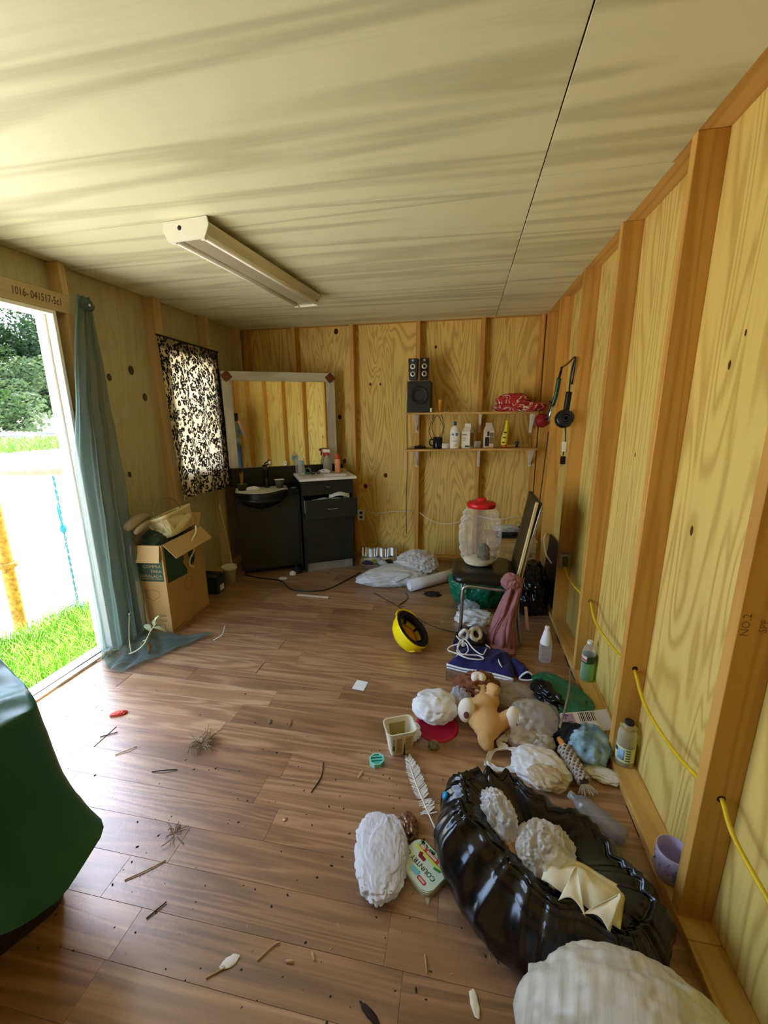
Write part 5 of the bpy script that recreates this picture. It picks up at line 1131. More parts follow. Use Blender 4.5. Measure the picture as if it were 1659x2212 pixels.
# white carrier bag
M_tbag = film('white_carrier_film', 'f3f5f6', .97, .35, .22, .5, None, .8, 10)
t = thing('carrier_bag', 'empty white carrier bag with loop handles lying on the floor', 'bag', (.275, 1.56, 0), 0)
crumple('bag_body', M_tbag, t, (.105, .085, .04), (.085, -.015, 0), (0, 0, -.5), seed=120, amp=.32, f=1.8, sub=5, sink=.2)
crumple('tan_stain_fold', film('stained_film', 'd9c6a4', .95, .4, .35), t, (.07, .05, .03), (.10, -.08, .03), (0, 0, -.4), seed=121, amp=.3, f=2, sub=4)
def ribbon(name, pts, w_, mat, par, tw=0, n=8, thick=0):
    P_ = spline(pts, n); k = len(P_)
    def fn(u, v):
        i = min(k-1, int(round(v*(k-1)))); p = P_[i]; q = P_[min(k-1, i+1)] - P_[max(0, i-1)]; s = Vector((-q.y, q.x, 0)); s = s.normalized() if s.length > 1e-6 else Vector((1, 0, 0))
        s = (s + Vector((0, 0, .5*math.sin(v*9+tw)))).normalized()
        return tuple(p + s * (u-.5) * w_ * (1 + .25*math.sin(v*13+tw)) + Vector((0, 0, .006*math.sin(u*9+v*20))))
    return sheet(name, fn, 5, k, mat, par, thick)
ribbon('loop_handle', [(.05, .05, .035), (-.04, .065, .03), (-.105, .045, .02), (-.125, -.01, .016), (-.09, -.045, .018), (-.03, -.04, .025), (.04, -.03, .03)], .026, M_tbag, t)
ribbon('loop_handle', [(.05, .07, .04), (.0, .125, .04), (-.05, .13, .025), (-.075, .10, .018), (-.04, .07, .03)], .028, M_tbag, t, 1)
ribbon('loop_handle', [(-.02, -.03, .02), (-.10, -.045, .012), (-.135, -.025, .01), (-.13, .0, .01)], .022, M_tbag, t, 2)
# lion plush
M_lion = plain('tan_plush', 'cfa468', .95, bumpy=.35, bscale=90); M_lionw = plain('cream_plush', 'e9e1d2', .95, bumpy=.35, bscale=90)
M_mane = plain('brown_mane', '7a4a30', .95, bumpy=.6, bscale=50); M_sole = plain('brown_sole', '5f2f24', .85)
t = thing('plush_toy', 'tan plush lion lying on its back with feet towards the camera', 'toy', (.145, 1.80, 0), .05); t.scale = (1.15, 1.15, 1.15)
fuse('body', [('e', (0, -.05, .05), (.062, .09, .05)), ('e', (0, .04, .055), (.055, .06, .05)), ('c', (-.04, -.05, .05), (-.066, -.012, .075), .036, .03), ('c', (.045, -.06, .05), (.095, -.025, .068), .034, .029), ('c', (.045, .05, .07), (.032, .085, .115), .022, .024), ('c', (.032, .085, .115), (.045, .06, .125), .024, .024), ('c', (-.055, .07, .045), (-.115, .075, .03), .022, .022), ('e', (0, .15, .06), (.055, .06, .05)), ('c', (-.01, -.13, .035), (-.005, -.15, .028), .034, .026)], M_lion, t, .006, smooth_it=3)
for (x, y, z, a) in ((-.082, -.03, .082, -.25), (.112, -.045, .072, .35)):
    f = fuse('foot', [('e', (0, 0, 0), (.036, .024, .05)), ('e', (0, .012, -.02), (.032, .03, .03))], M_lionw, t, .005, loc=(x, y, z), rot=(-.45, 0, a))
    lathe('sole_pad', [(0, .002), (.008, .0015), (.0115, 0)], M_sole, f, 18, loc=(.006, -.0232, -.014), rot=(PI/2, 0, 0), sy=1.2)
crumple('mane', M_mane, t, (.085, .05, .055), (-.02, .16, .015), seed=130, amp=.4, f=4, sub=5, sink=.1, facet=1.0)
fuse('muzzle', [('e', (0, 0, 0), (.036, .026, .026)), ('e', (-.014, -.012, .004), (.02, .018, .022)), ('e', (.014, -.012, .004), (.02, .018, .022))], M_lionw, t, .005, loc=(-.02, .15, .118))
for s in (-1, 1): fuse('ear', [('e', (0, 0, 0), (.022, .011, .02))], M_lion, t, .005, loc=(s*.06-.02, .20, .075))
lathe('nose', [(0, .006), (.008, .003), (.010, 0)], M_sole, t, 12, loc=(-.02, .172, .135), rot=(-.8, 0, 0))
for s in (-1, 1): lathe('eye', [(0, .003), (.005, .001), (.006, 0)], M_blk, t, 10, loc=(s*.02-.02, .205, .085), rot=(-.9, 0, 0))
# clear bags around the lion
M_clr2 = film('cloudy_film', 'd8d2c6', .5, .2, .3, .8, None, .7, 9)
tag(crumple('clear_bag', M_clr2, None, (.10, .10, .075), (.365, 1.79, 0), (0, 0, .2), seed=140, amp=.26, f=1.8, sub=5, sink=.25), 'puffed cloudy plastic bag right of the plush lion', 'bag')
tag(crumple('clear_bag', film('grey_cloudy_film', 'c8c4be', .6, .25, .3, .7, None, .7, 10), None, (.15, .09, .035), (.28, 2.005, 0), (0, 0, -.2), seed=141, amp=.3, f=2, sub=5, sink=.2), 'flat grey plastic bag behind the plush lion', 'bag')
tag(crumple('clear_bag', film('blue_white_film', 'd3dbe6', .6, .25, .3, .7), None, (.05, .075, .05), (.03, 1.93, 0), seed=142, amp=.35, f=2.2, sub=4), 'blue white plastic bag left of the plush lion', 'bag')
tag(crumple('stained_bag', film('tan_film', 'cdb894', .7, .3, .3, .6), None, (.085, .06, .045), (.335, 1.70, 0), seed=143, amp=.35, f=2.2, sub=4), 'stained tan plastic below the puffed cloudy bag', 'bag')
tag(crumple('clear_bag', film('soft_white_film', 'dcdcd8', .8, .3, .3, .6), None, (.055, .04, .045), (.385, 1.685, 0), seed=144, amp=.3, f=2, sub=4), 'white wad of film behind the carrier bag', 'bag')
# red lid and white bag on it
t = thing('red_dish', 'dark red plastic lid on the floor under a white bag', 'lid', (-.085, 1.735, 0), 0, rot=(.10, 0, 0))
lathe('lid_body', [(0, .008), (.08, .008), (.085, .014), (.094, .016), (.102, .010), (.104, .004), (.098, .0), (0, 0)], plain('crimson_plastic', 'a81232', .3), t, 36)
tag(crumple('white_bag', M_tbag, None, (.10, .09, .058), (-.10, 1.80, .018), (0, 0, .15), seed=146, amp=.26, f=1.4, sub=5, sink=.2), 'puffed white plastic bag resting on the red lid', 'bag')
tag(crumple('white_scrap', M_tbag, None, (.035, .045, .025), (-.195, 1.665, 0), seed=147, amp=.4, sub=4), 'small white plastic wad beside the margarine tub', 'bag')
# tub, lid, rock, feather
M_tub = plain('cream_tub', 'e3dcc4', .45); M_tubp = plain('tan_tub_print', '9c8250', .6)
t = thing('margarine_tub', 'open rectangular cream margarine tub standing on the floor', 'tub', (-.243, 1.572, 0), .42)
bm = bmesh.new(); rows = []
for (w_, d_, z, r_) in ((.098, .075, .0, .018), (.132, .105, .118, .024), (.14, .113, .119, .026), (.14, .113, .125, .026), (.129, .102, .1245, .023), (.094, .071, .004, .017)): rows.append([bm.verts.new((x, y, z)) for x, y in rrect(w_, d_, r_, 5)])
for A, B in zip(rows, rows[1:]):
    for i in range(len(A)): bm.faces.new((A[i], A[(i+1) % len(A)], B[(i+1) % len(A)], B[i]))
bm.faces.new(rows[0][::-1]); bm.faces.new(rows[-1]); done('tub_body', bm, M_tub, t)
def tubp(nm, x0, x1, z0, z1, m_, inner=False):
    f = lambda z: (-(.0375 + .015*z/.118) - .0006) if not inner else ((.0355 + .0155*z/.118) - .0008)
    return raw(nm, [(x0, f(z0), z0), (x1, f(z0), z0), (x1, f(z1), z1), (x0, f(z1), z1)], [(0, 1, 2, 3)], m_, t)
M_olive = plain('olive_print', '5a6230', .6); M_sage = plain('sage_print', 'a3aa90', .6)
tubp('label_print', -.045, -.034, .03, .06, M_olive); tubp('label_print', -.045, -.034, .062, .098, M_sage)
M_nut = plain('brown_text_print', '8b6c3a', .6)
tubp('label_print', -.028, .000, .012, .098, plain('tan_panel', 'c2a878', .6)); tubp('label_print', .012, .046, .02, .10, plain('tan_panel_2', 'c8b07e', .6))
for x0, x1 in ((-.025, -.003), (.015, .043)):
    for k in range(7):
        z0 = .03 + .0095*k; f = lambda z: -(.0375 + .015*z/.118) - .0012
        raw('print_line', [(x0, f(z0), z0), (x1 - .004*(k % 3), f(z0), z0), (x1 - .004*(k % 3), f(z0+.003), z0+.003), (x0, f(z0+.003), z0+.003)], [(0, 1, 2, 3)], M_nut, t)
tubp('inner_print', -.045, .045, .02, .10, plain('inner_tan_print', 'a59254', .6), True)  # flat tan panel on the inner far wall of the tub
raw('torn_gap', [(.001, -.0545, .012), (.011, -.0545, .012), (.0085, -.0555, .07), (.006, -.0558, .078)], [(0, 1, 2, 3)], M_dark, t)
t = thing('drain_cover', 'small teal octagonal slotted plastic disc beside the tub', 'disc', (-.33, 1.475, 0), .3)
lathe('rim', [(.030, .0), (.034, .0), (.034, .020), (.028, .020), (.028, .006), (.030, 0)], plain('mint_plastic', '8fd6c8', .4), t, 8, smooth=False, rot=(0, 0, PI/8))
lathe('base', [(0, 0), (.029, 0), (.029, .007), (0, .007)], plain('teal_plastic', '35a79c', .4), t, 8, smooth=False, rot=(0, 0, PI/8))
for k in range(3): box('bar', (-.024, -.0035+(k-1)*.016, .007), (.024, .0035+(k-1)*.016, .018), plain('light_teal', '66c6bb', .4) if 'light_teal' not in bpy.data.materials else bpy.data.materials['light_teal'], t, .001)
tag(crumple('glass_lump', plain('grey_green_stone', '7d8071', .4, var=.3, bscale=50), None, (.023, .021, .018), (-.09, 1.605, 0), seed=150, amp=.25, f=1.5, sub=2, smooth=False), 'small grey green stone on the floor right of the tub', 'stone')
# feather
M_fea = plain('white_feather', 'e6e6e4', .8, var=.2, bscale=40); M_quill = plain('quill', 'e8e2d2', .5)
t = thing('feather', 'large white feather lying on the floor below the tub', 'feather', (-.12, 1.335, .006), -1.105)
tube('quill', [(-.20, .012, .004), (-.08, .0, .007), (.06, .0, .006), (.20, .006, .002)], [.0012]*3+[.002]*6+[.0028]*6+[.0034]*4, M_quill, t, 8)
def vane(s, nm):
    bm = bmesh.new(); random.seed(17 + s); nb = 70
    for i in range(nb):
        f = i/(nb-1); x = -.195 + .27*f; l = (.012 + .021*min(1, f*3.5)) * (1 if s > 0 else .72) * random.uniform(.85, 1.15)
        if f > .82: l *= random.uniform(.5, 1.25)
        y0 = .012*(1-f)**2; dx = -.020 + (.028 if f > .75 else 0)*random.uniform(0, 1); z = .005 + random.uniform(0, .002)
        if random.random() < .07: continue
        a = bm.verts.new((x, y0, z)); b_ = bm.verts.new((x+.0042, y0, z)); c = bm.verts.new((x+dx+.004, y0+s*l, z+.004*random.random())); d = bm.verts.new((x+dx, y0+s*l*.97, z+.002)); bm.faces.new((a, b_, c, d))
    return done(nm, bm, M_fea, t)
vane(1, 'vane'); vane(-1, 'vane')
# bag and spread lid on the floor
t = tag(crumple('white_bag', film('soft_white_bag', 'eceff6', .95, .4, .25, .4, None, .7, 12), None, (.085, .14, .03), (-.235, 1.085, 0), (0, 0, .18), seed=155, amp=.2, f=1.3, sub=5, sink=.15), 'flattened white plastic bag left of the printed margarine lid', 'bag')
tag(crumple('snack_wrapper', plain('brown_silver_foil', '8a6650', .3, metal=.5, var=.6, bscale=40), None, (.032, .042, .022), (-.155, 1.205, 0), (0, 0, .3), seed=157, amp=.4, f=2.4, sub=3, smooth=False), 'crumpled brown and silver wrapper by the flattened white bag', 'wrapper')
t = thing('margarine_cover', 'rectangular printed margarine lid lying face up on the floor', 'lid', (-.0865, 1.076, 0), 0, rot=(0, 0, math.radians(141)))
lw, lh = .150, .118                                    # local x along its lettering, which is seen upside down
lid = prism('lid_body', rrect(lw, lh, .026, 7), .012, .022, plain('lid_plastic', 'cfe0c8', .3), t, bev=.003)
prism('lid_skirt', rrect(lw+.004, lh+.004, .028, 7), 0, .0145, plain('lid_skirt_plastic', 'b9b89a', .4), t)
raw('lift_tab', [(-.052, .052, .001), (-.07, .034, .001), (-.085, .066, .001), (-.052, .052, .003), (-.07, .034, .003), (-.085, .066, .003)], [(0, 2, 1), (3, 4, 5), (0, 1, 4, 3), (1, 2, 5, 4), (2, 0, 3, 5)], bpy.data.materials['lid_skirt_plastic'], t)
LZ = .0222
def patch(nm, x0, x1, y0, y1, c_, z=LZ, rz=0, r_=None):
    return prism(nm, rrect(x1-x0, y1-y0, r_ if r_ else min(x1-x0, y1-y0)*.3, 3), 0, .0003, plain('print_' + c_, c_, .35) if 'print_' + c_ not in bpy.data.materials else bpy.data.materials['print_' + c_], lid, loc=((x0+x1)/2, (y0+y1)/2, z), rot=(0, 0, rz))
patch('leaf_field', -.058, .062, -.053, -.024, 'a8d49c'); patch('yellow_band', -.052, .066, -.031, -.021, 'c8e05a', LZ+.0003)
patch('red_banner', -.056, .052, -.046, -.031, 'c43a34', LZ+.0006); patch('pink_pill', -.053, -.033, -.0445, -.0325, 'e3bcb4', LZ+.0009); patch('pink_pill', .030, .049, -.0445, -.0325, 'e3bcb4', LZ+.0009); patch('pink_pill', -.022, .020, -.0435, -.0345, 'e3bcb4', LZ+.0009)
random.seed(23)
for k in range(18):
    x, y = random.uniform(-.055, .06), random.uniform(-.053, -.047); patch('leaf_print', x-.006, x+.006, y-.0025, y+.0025, random.choice(('2f6b3a', '5c9a4a', '1f4a34')), LZ+.0006, random.uniform(-1, 1))
patch('red_barn', .004, .032, -.018, -.005, '8c1a22', LZ+.0003); patch('red_barn', .022, .036, -.024, -.014, '8c1a22', LZ+.0005, .5); patch('green_leaf', -.056, -.03, -.024, -.016, '3f8a3a', LZ+.0005, .3)
patch('blue_patch', -.012, .022, .026, .044, '7cc4d0', LZ+.0003); patch('red_tag', -.048, -.014, .034, .047, 'b8303a', LZ+.0005); patch('pale_tag', -.044, -.018, .037, .044, 'e0a8a4', LZ+.0008)
text('lettering', 'COUNTRY C', .023, plain('lid_ink', '14332f', .5), lid, frame((-.060, .010, LZ+.0005), (1, 0, 0), (0, 1, 0)), depth=.0002, align='LEFT', sx=.95)
# ================================================================== FOREGROUND
# open black trash bag
M_trash = plain('black_trash_film', '0b0c0e', .2, spec=.6, crease=.35, bscale=5)
t = thing('trash_bag', 'big open black trash bag full of plastic and tissue on the floor', 'bag', (.262, 1.04, 0), 0)
def bag(a, v):
    """v 0 floor centre .. .16 floor edge .. .66 lip .. .74 turned lip .. 1 inside"""
    ca, sa = math.cos(a), math.sin(a)
    lipz = .205 + .035*math.cos(a - 2.6) + .02*noise.noise(Vector((ca*2.2, sa*2.2, 5)))
    mx_, my_ = .275 + .03*noise.noise(Vector((ca*2, sa*2, 9))), .125 + .04*noise.noise(Vector((ca*2.5, sa*2.5, 2)))
    oy = .035
    if v < .16: k = v/.16; return Vector((ca*.27*k, sa*.185*k, .002))
    if v < .66:
        k = (v-.16)/.50; bl = math.sin(PI*min(1, k*1.05))**.7
        return Vector((ca*(.27*(1-k) + mx_*k + .055*bl), sa*(.185*(1-k) + my_*k + .06*bl) + oy*k, .002 + lipz*k**.9))
    if v < .74:
        k = (v-.66)/.08; return Vector((ca*(mx_ - .022*k), sa*(my_ - .022*k) + oy, lipz + .010*math.sin(PI*k) - .014*k))
    k = (v-.74)/.26; s = (1 - .95*k)
    return Vector((ca*(mx_ - .022)*s, sa*(my_ - .022)*s + oy, (lipz - .014)*(1-k)**1.3 + .13*k**.6))
rotb = Matrix.Rotation(-.54, 3, 'Z')
def bagf(u, v):
    a = 2*PI*u; p = bag(a, v)
    w_ = 0 if v < .10 else min(1, (v-.10)/.12)
    d = Vector((math.cos(a), math.sin(a), .3))
    n1 = ridge(Vector((p.x, p.y, p.z*.55)), 5.0, 160, 2)
    q1 = a*2.9 + .9*noise.noise(Vector((p.x*4, p.y*4, p.z*4)))
    pl = 1 - 2.4*abs(noise.noise(Vector((math.cos(a)*4.2 + p.z*1.5, math.sin(a)*4.2, p.z*2.2))))          # pleats running down from the mouth
    pl2 = 1 - 2.4*abs(noise.noise(Vector((math.cos(a)*9, math.sin(a)*9 + p.z*2, p.z*3 + 4))))
    top = max(0, min(1, (v-.2)/.4))
    p = p + d * w_ * (.011*n1 + (.016*pl + .009*pl2)*(.35 + .65*top))
    if v > .6: p.z += .004*pl2 + .006*pl
    q = rotb @ Vector((p.x, p.y, 0)); return (q.x, q.y, max(.002, p.z))
sheet('bag_film', bagf, 200, 110, M_trash, t, 0, closed_u=True)
cap = lathe('blue_clip', [(0, 0), (.011, 0), (.012, .004), (.012, .012), (0, .013)], plain('bright_blue_plastic', '2a8fd0', .35), t, 16, loc=(-.280, .150, .190), rot=(.2, -1.0, 0))
tag(crumple('film_wad', film('wad_film_a', 'f2efe6', .62, .15, .3, 1.0, None, .9, 14), None, (.048, .075, .085), (.15, 1.145, .12), (0, 0, .55), fine=5, facet=.5, seed=170, amp=.26, f=2.0, sub=5, floor=False), 'upright wad of clear plastic at the far end of the black bag', 'bag')
tag(crumple('film_wad', film('wad_film_b', 'f4f0e2', .6, .12, .3, 1.0, None, .9, 16), None, (.08, .07, .065), (.285, 1.07, .135), (0, 0, .2), fine=5, facet=.5, seed=171, amp=.26, f=2.2, sub=5, floor=False), 'round ball of cling film in the middle of the black bag', 'bag')
tag(crumple('brown_paper', plain('tan_crushed_paper', 'b98f55', .8, var=.25, bscale=20), None, (.055, .045, .04), (.175, 1.07, .11), (0, 0, .4), seed=172, amp=.5, f=2.6, sub=4, floor=False), 'crushed tan paper inside the black bag mouth', 'paper')
M_napk = plain('cream_napkin', 'e6dfbe', .8, bumpy=.15, bscale=150)
t = thing('napkin', 'folded cream napkin with two points near the front of the black bag', 'napkin', (.375, .985, .185), -.45)
nq = lambda x, y, s: noise.noise(Vector((x*16, y*16, s)))
sheet('napkin_fold', lambda u, v: ((u-.5)*.20, (v-.5)*.115 + .012*nq(u*.2, 0, 4), .03*math.sin(PI*min(1, v*1.1))*math.sin(PI*u)**.5 + .016*nq(u*.2, v*.12, 3)), 28, 18, M_napk, t, .002)
for x0, dx, s in ((-.012, -.01, 5), (.045, .04, 7)):
    sheet('napkin_point', lambda u, v, x0=x0, dx=dx, s=s: (x0 + .06*(u-.5)*(1.15-v) + dx*v, -.025 - .06*(1-v) + .012*v + .014*math.sin(PI*u), .002 + .045*v + .016*math.sin(PI*u)*(1-v) + .010*nq(u*.1, v*.1, s)), 12, 12, M_napk, t, .0015)
tag(crumple('brown_paper', plain('brown_crushed_paper', '9c7a4c', .8), None, (.05, .04, .03), (.32, 1.01, .14), seed=174, amp=.45, f=2.5, sub=4, floor=False), 'brown paper wad between cling film and napkin in the black bag', 'paper')
# clear bottle on its side
t = thing('water_bottle', 'empty clear dark tinted bottle lying against the black bag', 'bottle', (.455, 1.425, .036), 0, rot=(0, PI/2, -.80))
M_cl3 = film('grey_pet', '8f979c', .42, .08, .1, .9)
pr = [(0, .0)]; 
lathe('bottle_body', [(0, .205), (.026, .205), (.033, .195)] + [(.034 - (.0018 if i % 2 else 0), .19 - .012*i) for i in range(11)] + [(.033, .055), (.024, .032), (.014, .018), (.013, .0)], M_cl3, t, 24)
lathe('cap', [(0, -.006), (.0145, -.006), (.015, .010), (.013, .012)], M_clear, t, 16)
# white bag nearest the camera
def striped():
    m, n, b = new_mat('streaked_white_film'); v = coords(n, (60, 6, 6), rnd=False); f = noise_n(n, v, 1, 3, .6)
    L(n, ramp(n, f, [(.35, rgb('c9c6b4')), (.6, rgb('e9e8dc'))]), b.inputs['Base Color']); b.inputs['Roughness'].default_value = .38
    tl = N(n, 'ShaderNodeBsdfTranslucent'); tl.inputs[0].default_value = rgb('e3e0cc'); mx = n.nodes.new('ShaderNodeMixShader'); mx.inputs[0].default_value = .3
    L(n, b.outputs[0], mx.inputs[1]); L(n, tl.outputs[0], mx.inputs[2]); L(n, mx.outputs[0], n.nodes['Material Output'].inputs[0]); bump(n, b, f, .5, .004); return m
tag(crumple('white_bag', striped(), None, (.235, .18, .205), (.395, .625, 0), (0, 0, -.25), seed=180, amp=.07, f=1.6, sub=6, sink=.2, octs=4), 'full streaked white plastic bag nearest the camera', 'bag')
# dark chair with green sheet at the left
M_gsheet = plain('green_tarp', '1f5a44', .38, bumpy=.25, bscale=7); M_dkchair = plain('dark_brown_vinyl', '241c18', .5, var=.2, bscale=6)
t = thing('storage_bin', 'tall dark bin under a green plastic sheet at the left edge', 'bin', (-1.51, .675, 0), -.42)
bm = bmesh.new(); rows = []
for (k, z) in ((.9, 0), (.93, .02), (1.0, .66), (1.0, .665), (1.0, .69), (.99, .69), (.97, .66), (.9, .04)): rows.append([bm.verts.new((x*k, y*k, z)) for x, y in rrect(.58, .5, .06, 6)])
for A, B in zip(rows, rows[1:]):
    for i in range(len(A)): bm.faces.new((A[i], A[(i+1) % len(A)], B[(i+1) % len(A)], B[i]))
bm.faces.new(rows[0][::-1]); bm.faces.new(rows[-1]); done('bin_body', bm, M_dkchair, t)
t = thing('plastic_sheet', 'dark green plastic sheet draped over the bin at the left edge', 'sheet', (-1.51, .675, 0), -.42)
def drape(u, v):
    a = 2*PI*u; o = Vector((math.cos(a), math.sin(a))); ex = 9
    r_ = (abs(o.x/.308)**ex + abs(o.y/.268)**ex)**(-1/ex)
    aa = (a + PI) % (2*PI) - PI; hang = .47 - .05*math.cos(a*2 - .8) + .03*math.sin(a*5) + .08*math.exp(-((aa - .35)/.35)**2)
    if v < .45: k = v/.45; p = o*r_*k; z = .70 + .03*(1-k) + .014*ridge(Vector((p.x, p.y, 0)), 5, 190, 2)
    else:
        k = (v-.45)/.55; fl = .006 + .012*k + .008*math.sin(a*9 + 1)*k + .006*math.sin(a*19)*k + .10*k**4*math.exp(-((aa - .5)/.5)**2)
        p = o*(r_ + fl*min(1, k*4)); z = .70 - hang*k + .012*ridge(Vector((p.x, p.y, k)), 5, 191, 2)
    return (p.x, p.y, z)
sheet('green_sheet', drape, 120, 60, M_gsheet, t, 0, closed_u=True)
# ------------------------------------------------------------------ small things on the bare floor
tag(box('paper_square', (-.035, -.04, 0), (.035, .04, .003), plain('white_card', 'e9ecec', .7), None, .0015, loc=(-.530, 1.975, 0), rot=(0, 0, -.12)), 'white torn paper square on the floor below the hard hat', 'paper')
tag(crumple('candy_wrapper', plain('red_orange_wrapper', 'd5492f', .35), None, (.035, .013, .010), (-1.695, 1.53, 0), (0, 0, .5), seed=200, amp=.4, sub=3), 'red candy wrapper on the floor near the threshold', 'wrapper')
t = lathe('coin', [(0, 0), (.0095, 0), (.0095, .0016), (0, .0016)], plain('dull_copper', 'b48a68', .45, metal=.6), None, 20, loc=(-.617, 1.155, 0)); tag(t, 'small coin on the bare floor left of the white bag', 'coin')
M_chip = plain('white_chip', 'e6e4dd', .7); M_seed = plain('tan_seed', 'b79a6a', .8); M_dkbit = plain('dark_bit', '2e2118', .9)
for (x, y, r_, rz, m_, lab, nm, ct) in [(-.594, .735, (.024, .012, .003), .7, M_chip, 'white leaf shaped chip on the floor at the picture foot', 'chip', 'chip'), (.076, .775, (.010, .026, .004), .3, plain('cream_chip', 'e2dcc2', .7), 'cream torn chip on the floor below the black bag', 'chip', 'chip'),
        (-.185, .704, (.026, .008, .006), -.5, M_dkbit, 'dark brown twig bit at the picture foot', 'twig', 'twig'), (-.37, .79, (.012, .004, .003), -.9, M_seed, 'tan seed husk on the floor nearest the dark plank', 'husk', 'debris'), (-.43, .765, (.011, .004, .004), .1, M_seed, 'tan seed husk left of the other husk', 'husk', 'debris'),
        (-.905, 1.62, (.009, .014, .003), .3, plain('brown_husk', '6b5440', .8), 'brown husk on the floor right of the grass clump', 'husk', 'debris'), (-.80, 1.63, (.006, .022, .003), .2, plain('rust_husk', '8a5a3c', .8), 'curled brown chip lying in the middle of the floor', 'husk', 'debris'), (-.385, 1.40, (.005, .022, .003), -.2, M_seed, 'tan curl of straw left of the teal disc', 'straw', 'debris')]:
    tag(crumple(nm, m_, None, r_, (x, y, 0), (0, 0, rz), seed=int(abs(x*1000)), amp=.3, sub=2), lab, ct)
random.seed(77)
for (pts, lab) in [([(-1.66, 1.38, .003), (-1.60, 1.42, .004)], 'short dark twig on the floor near the red wrapper'), ([(-1.50, 1.30, .003), (-1.46, 1.335, .006), (-1.44, 1.36, .004)], 'bent pale twig on the floor below the red wrapper'), ([(-1.27, 1.25, .003), (-1.22, 1.262, .008), (-1.17, 1.28, .003)], 'dark forked twig left of the grass clump'), ([(-1.05, .86, .003), (-1.0, .90, .004), (-.96, .94, .003)], 'long thin twig lying on the pale floor'), ([(-.9, .78, .003), (-.87, .83, .004)], 'dark thin twig near the foot of the left floor'),
                   ([(-.52, .75, .003), (-.49, .79, .004), (-.475, .80, .004)], 'tan straw right of the white leaf shaped chip'), ([(-.64, .69, .003), (-.60, .72, .003)], 'thin curved straw at the picture foot'), ([(-.56, 1.43, .003), (-.545, 1.36, .003), (-.56, 1.28, .003)], 'long dark scratchy twig left of the teal disc'), ([(-.06, .85, .003), (-.05, .81, .003)], 'pale straw at the edge of the dark plank'), ([(-1.63, 2.26, .004), (-1.585, 2.30, .03), (-1.60, 2.36, .06)], 'bent pale wire standing on the floor by the box')]:
    tag(tube('twig', pts, .0022, M_chip if 'wire' in lab else (M_seed if ('straw' in lab or 'pale' in lab) else M_dkbit), None, 5, n=4), lab, 'twig')
bm = bmesh.new()
for i in range(240):                                    # crumbs nobody could count
    x, y = random.uniform(-1.7, .5), random.uniform(.62, 3.4)
    if random.random() < .5: x = random.uniform(-1.2, .2); y = random.uniform(.65, 1.6)
    r_ = random.uniform(.0012, .0034); M = Matrix.Translation((x, y, r_*.35)) @ Matrix.Rotation(random.uniform(0, 6), 4, 'Z') @ Matrix.Diagonal((r_*random.uniform(1, 2.4), r_, r_*.5, 1))
    bmesh.ops.create_icosphere(bm, subdivisions=1, radius=1, matrix=M)
o = done('crumbs', bm, M_dkbit); tag(o, 'dark crumbs and grit scattered over the laminate floor', 'grit', kind='stuff')
bm = bmesh.new()
for i in range(160):
    x, y = random.uniform(-2.1, -1.4), random.uniform(1.45, 1.9)
    if random.random() < .5: x, y = random.uniform(-.9, .3), random.uniform(.65, 2.2)
    r_ = random.uniform(.001, .003); M = Matrix.Translation((x, y, r_*.3)) @ Matrix.Rotation(random.uniform(0, 6), 4, 'Z') @ Matrix.Diagonal((r_*random.uniform(1, 3.5), r_*.8, r_*.4, 1))
    bmesh.ops.create_icosphere(bm, subdivisions=1, radius=1, matrix=M)
o = done('pale_crumbs', bm, M_seed); tag(o, 'pale straw crumbs scattered over the laminate floor', 'grit', kind='stuff')
# ================================================================== OUTSIDE THE DOOR
random.seed(42)
M_blade = plain('grass_blade', '7fae2e', .6, var=.3, bscale=3)
def grass(name, label, n_, area, h, w_, mat, z=GZ, clump=None):
    V_, F_ = [], []
    for i in range(n_):
        x, y = area()
        hh = h*random.uniform(.5, 1.2); a = random.uniform(0, 2*PI); ln = hh*random.uniform(.15, .7); d = Vector((math.cos(a), math.sin(a), 0)); s = Vector((-d.y, d.x, 0))*w_*.5
        b0 = Vector((x, y, z)); k = len(V_)
        V_ += [b0 - s, b0 + s, b0 + d*ln*.4 + Vector((0, 0, hh*.65)) + s*.7, b0 + d*ln*.4 + Vector((0, 0, hh*.65)) - s*.7, b0 + d*ln + Vector((0, 0, hh*.95))]; F_ += [(k, k+1, k+2, k+3), (k+3, k+2, k+4)]
    o = raw(name, V_, F_, mat); return tag(o, label, 'grass', kind='stuff')
grass('lawn_grass', 'bright green grass growing outside the door sill', 9000, lambda: (lambda a, r_: (-2.95 + .55*r_*math.cos(a), 2.25 + 1.15*r_*math.sin(a)))(random.uniform(0, 6.283), math.sqrt(random.random())), .15, .007, M_blade)
grass('sparse_grass', 'thin yellowed grass on the sandy ground', 1500, lambda: (random.uniform(-5.2, -3.3), random.uniform(1.2, 4.2)), .09, .006, plain('yellow_grass', 'b0a94a', .7, var=.3, bscale=3))
grass('far_grass', 'green grass verge beyond the rail', 7000, lambda: (random.uniform(-31, -22), random.uniform(8, 34)), .5, .09, plain('verge_grass', '6f9a34', .7, var=.3, bscale=1))
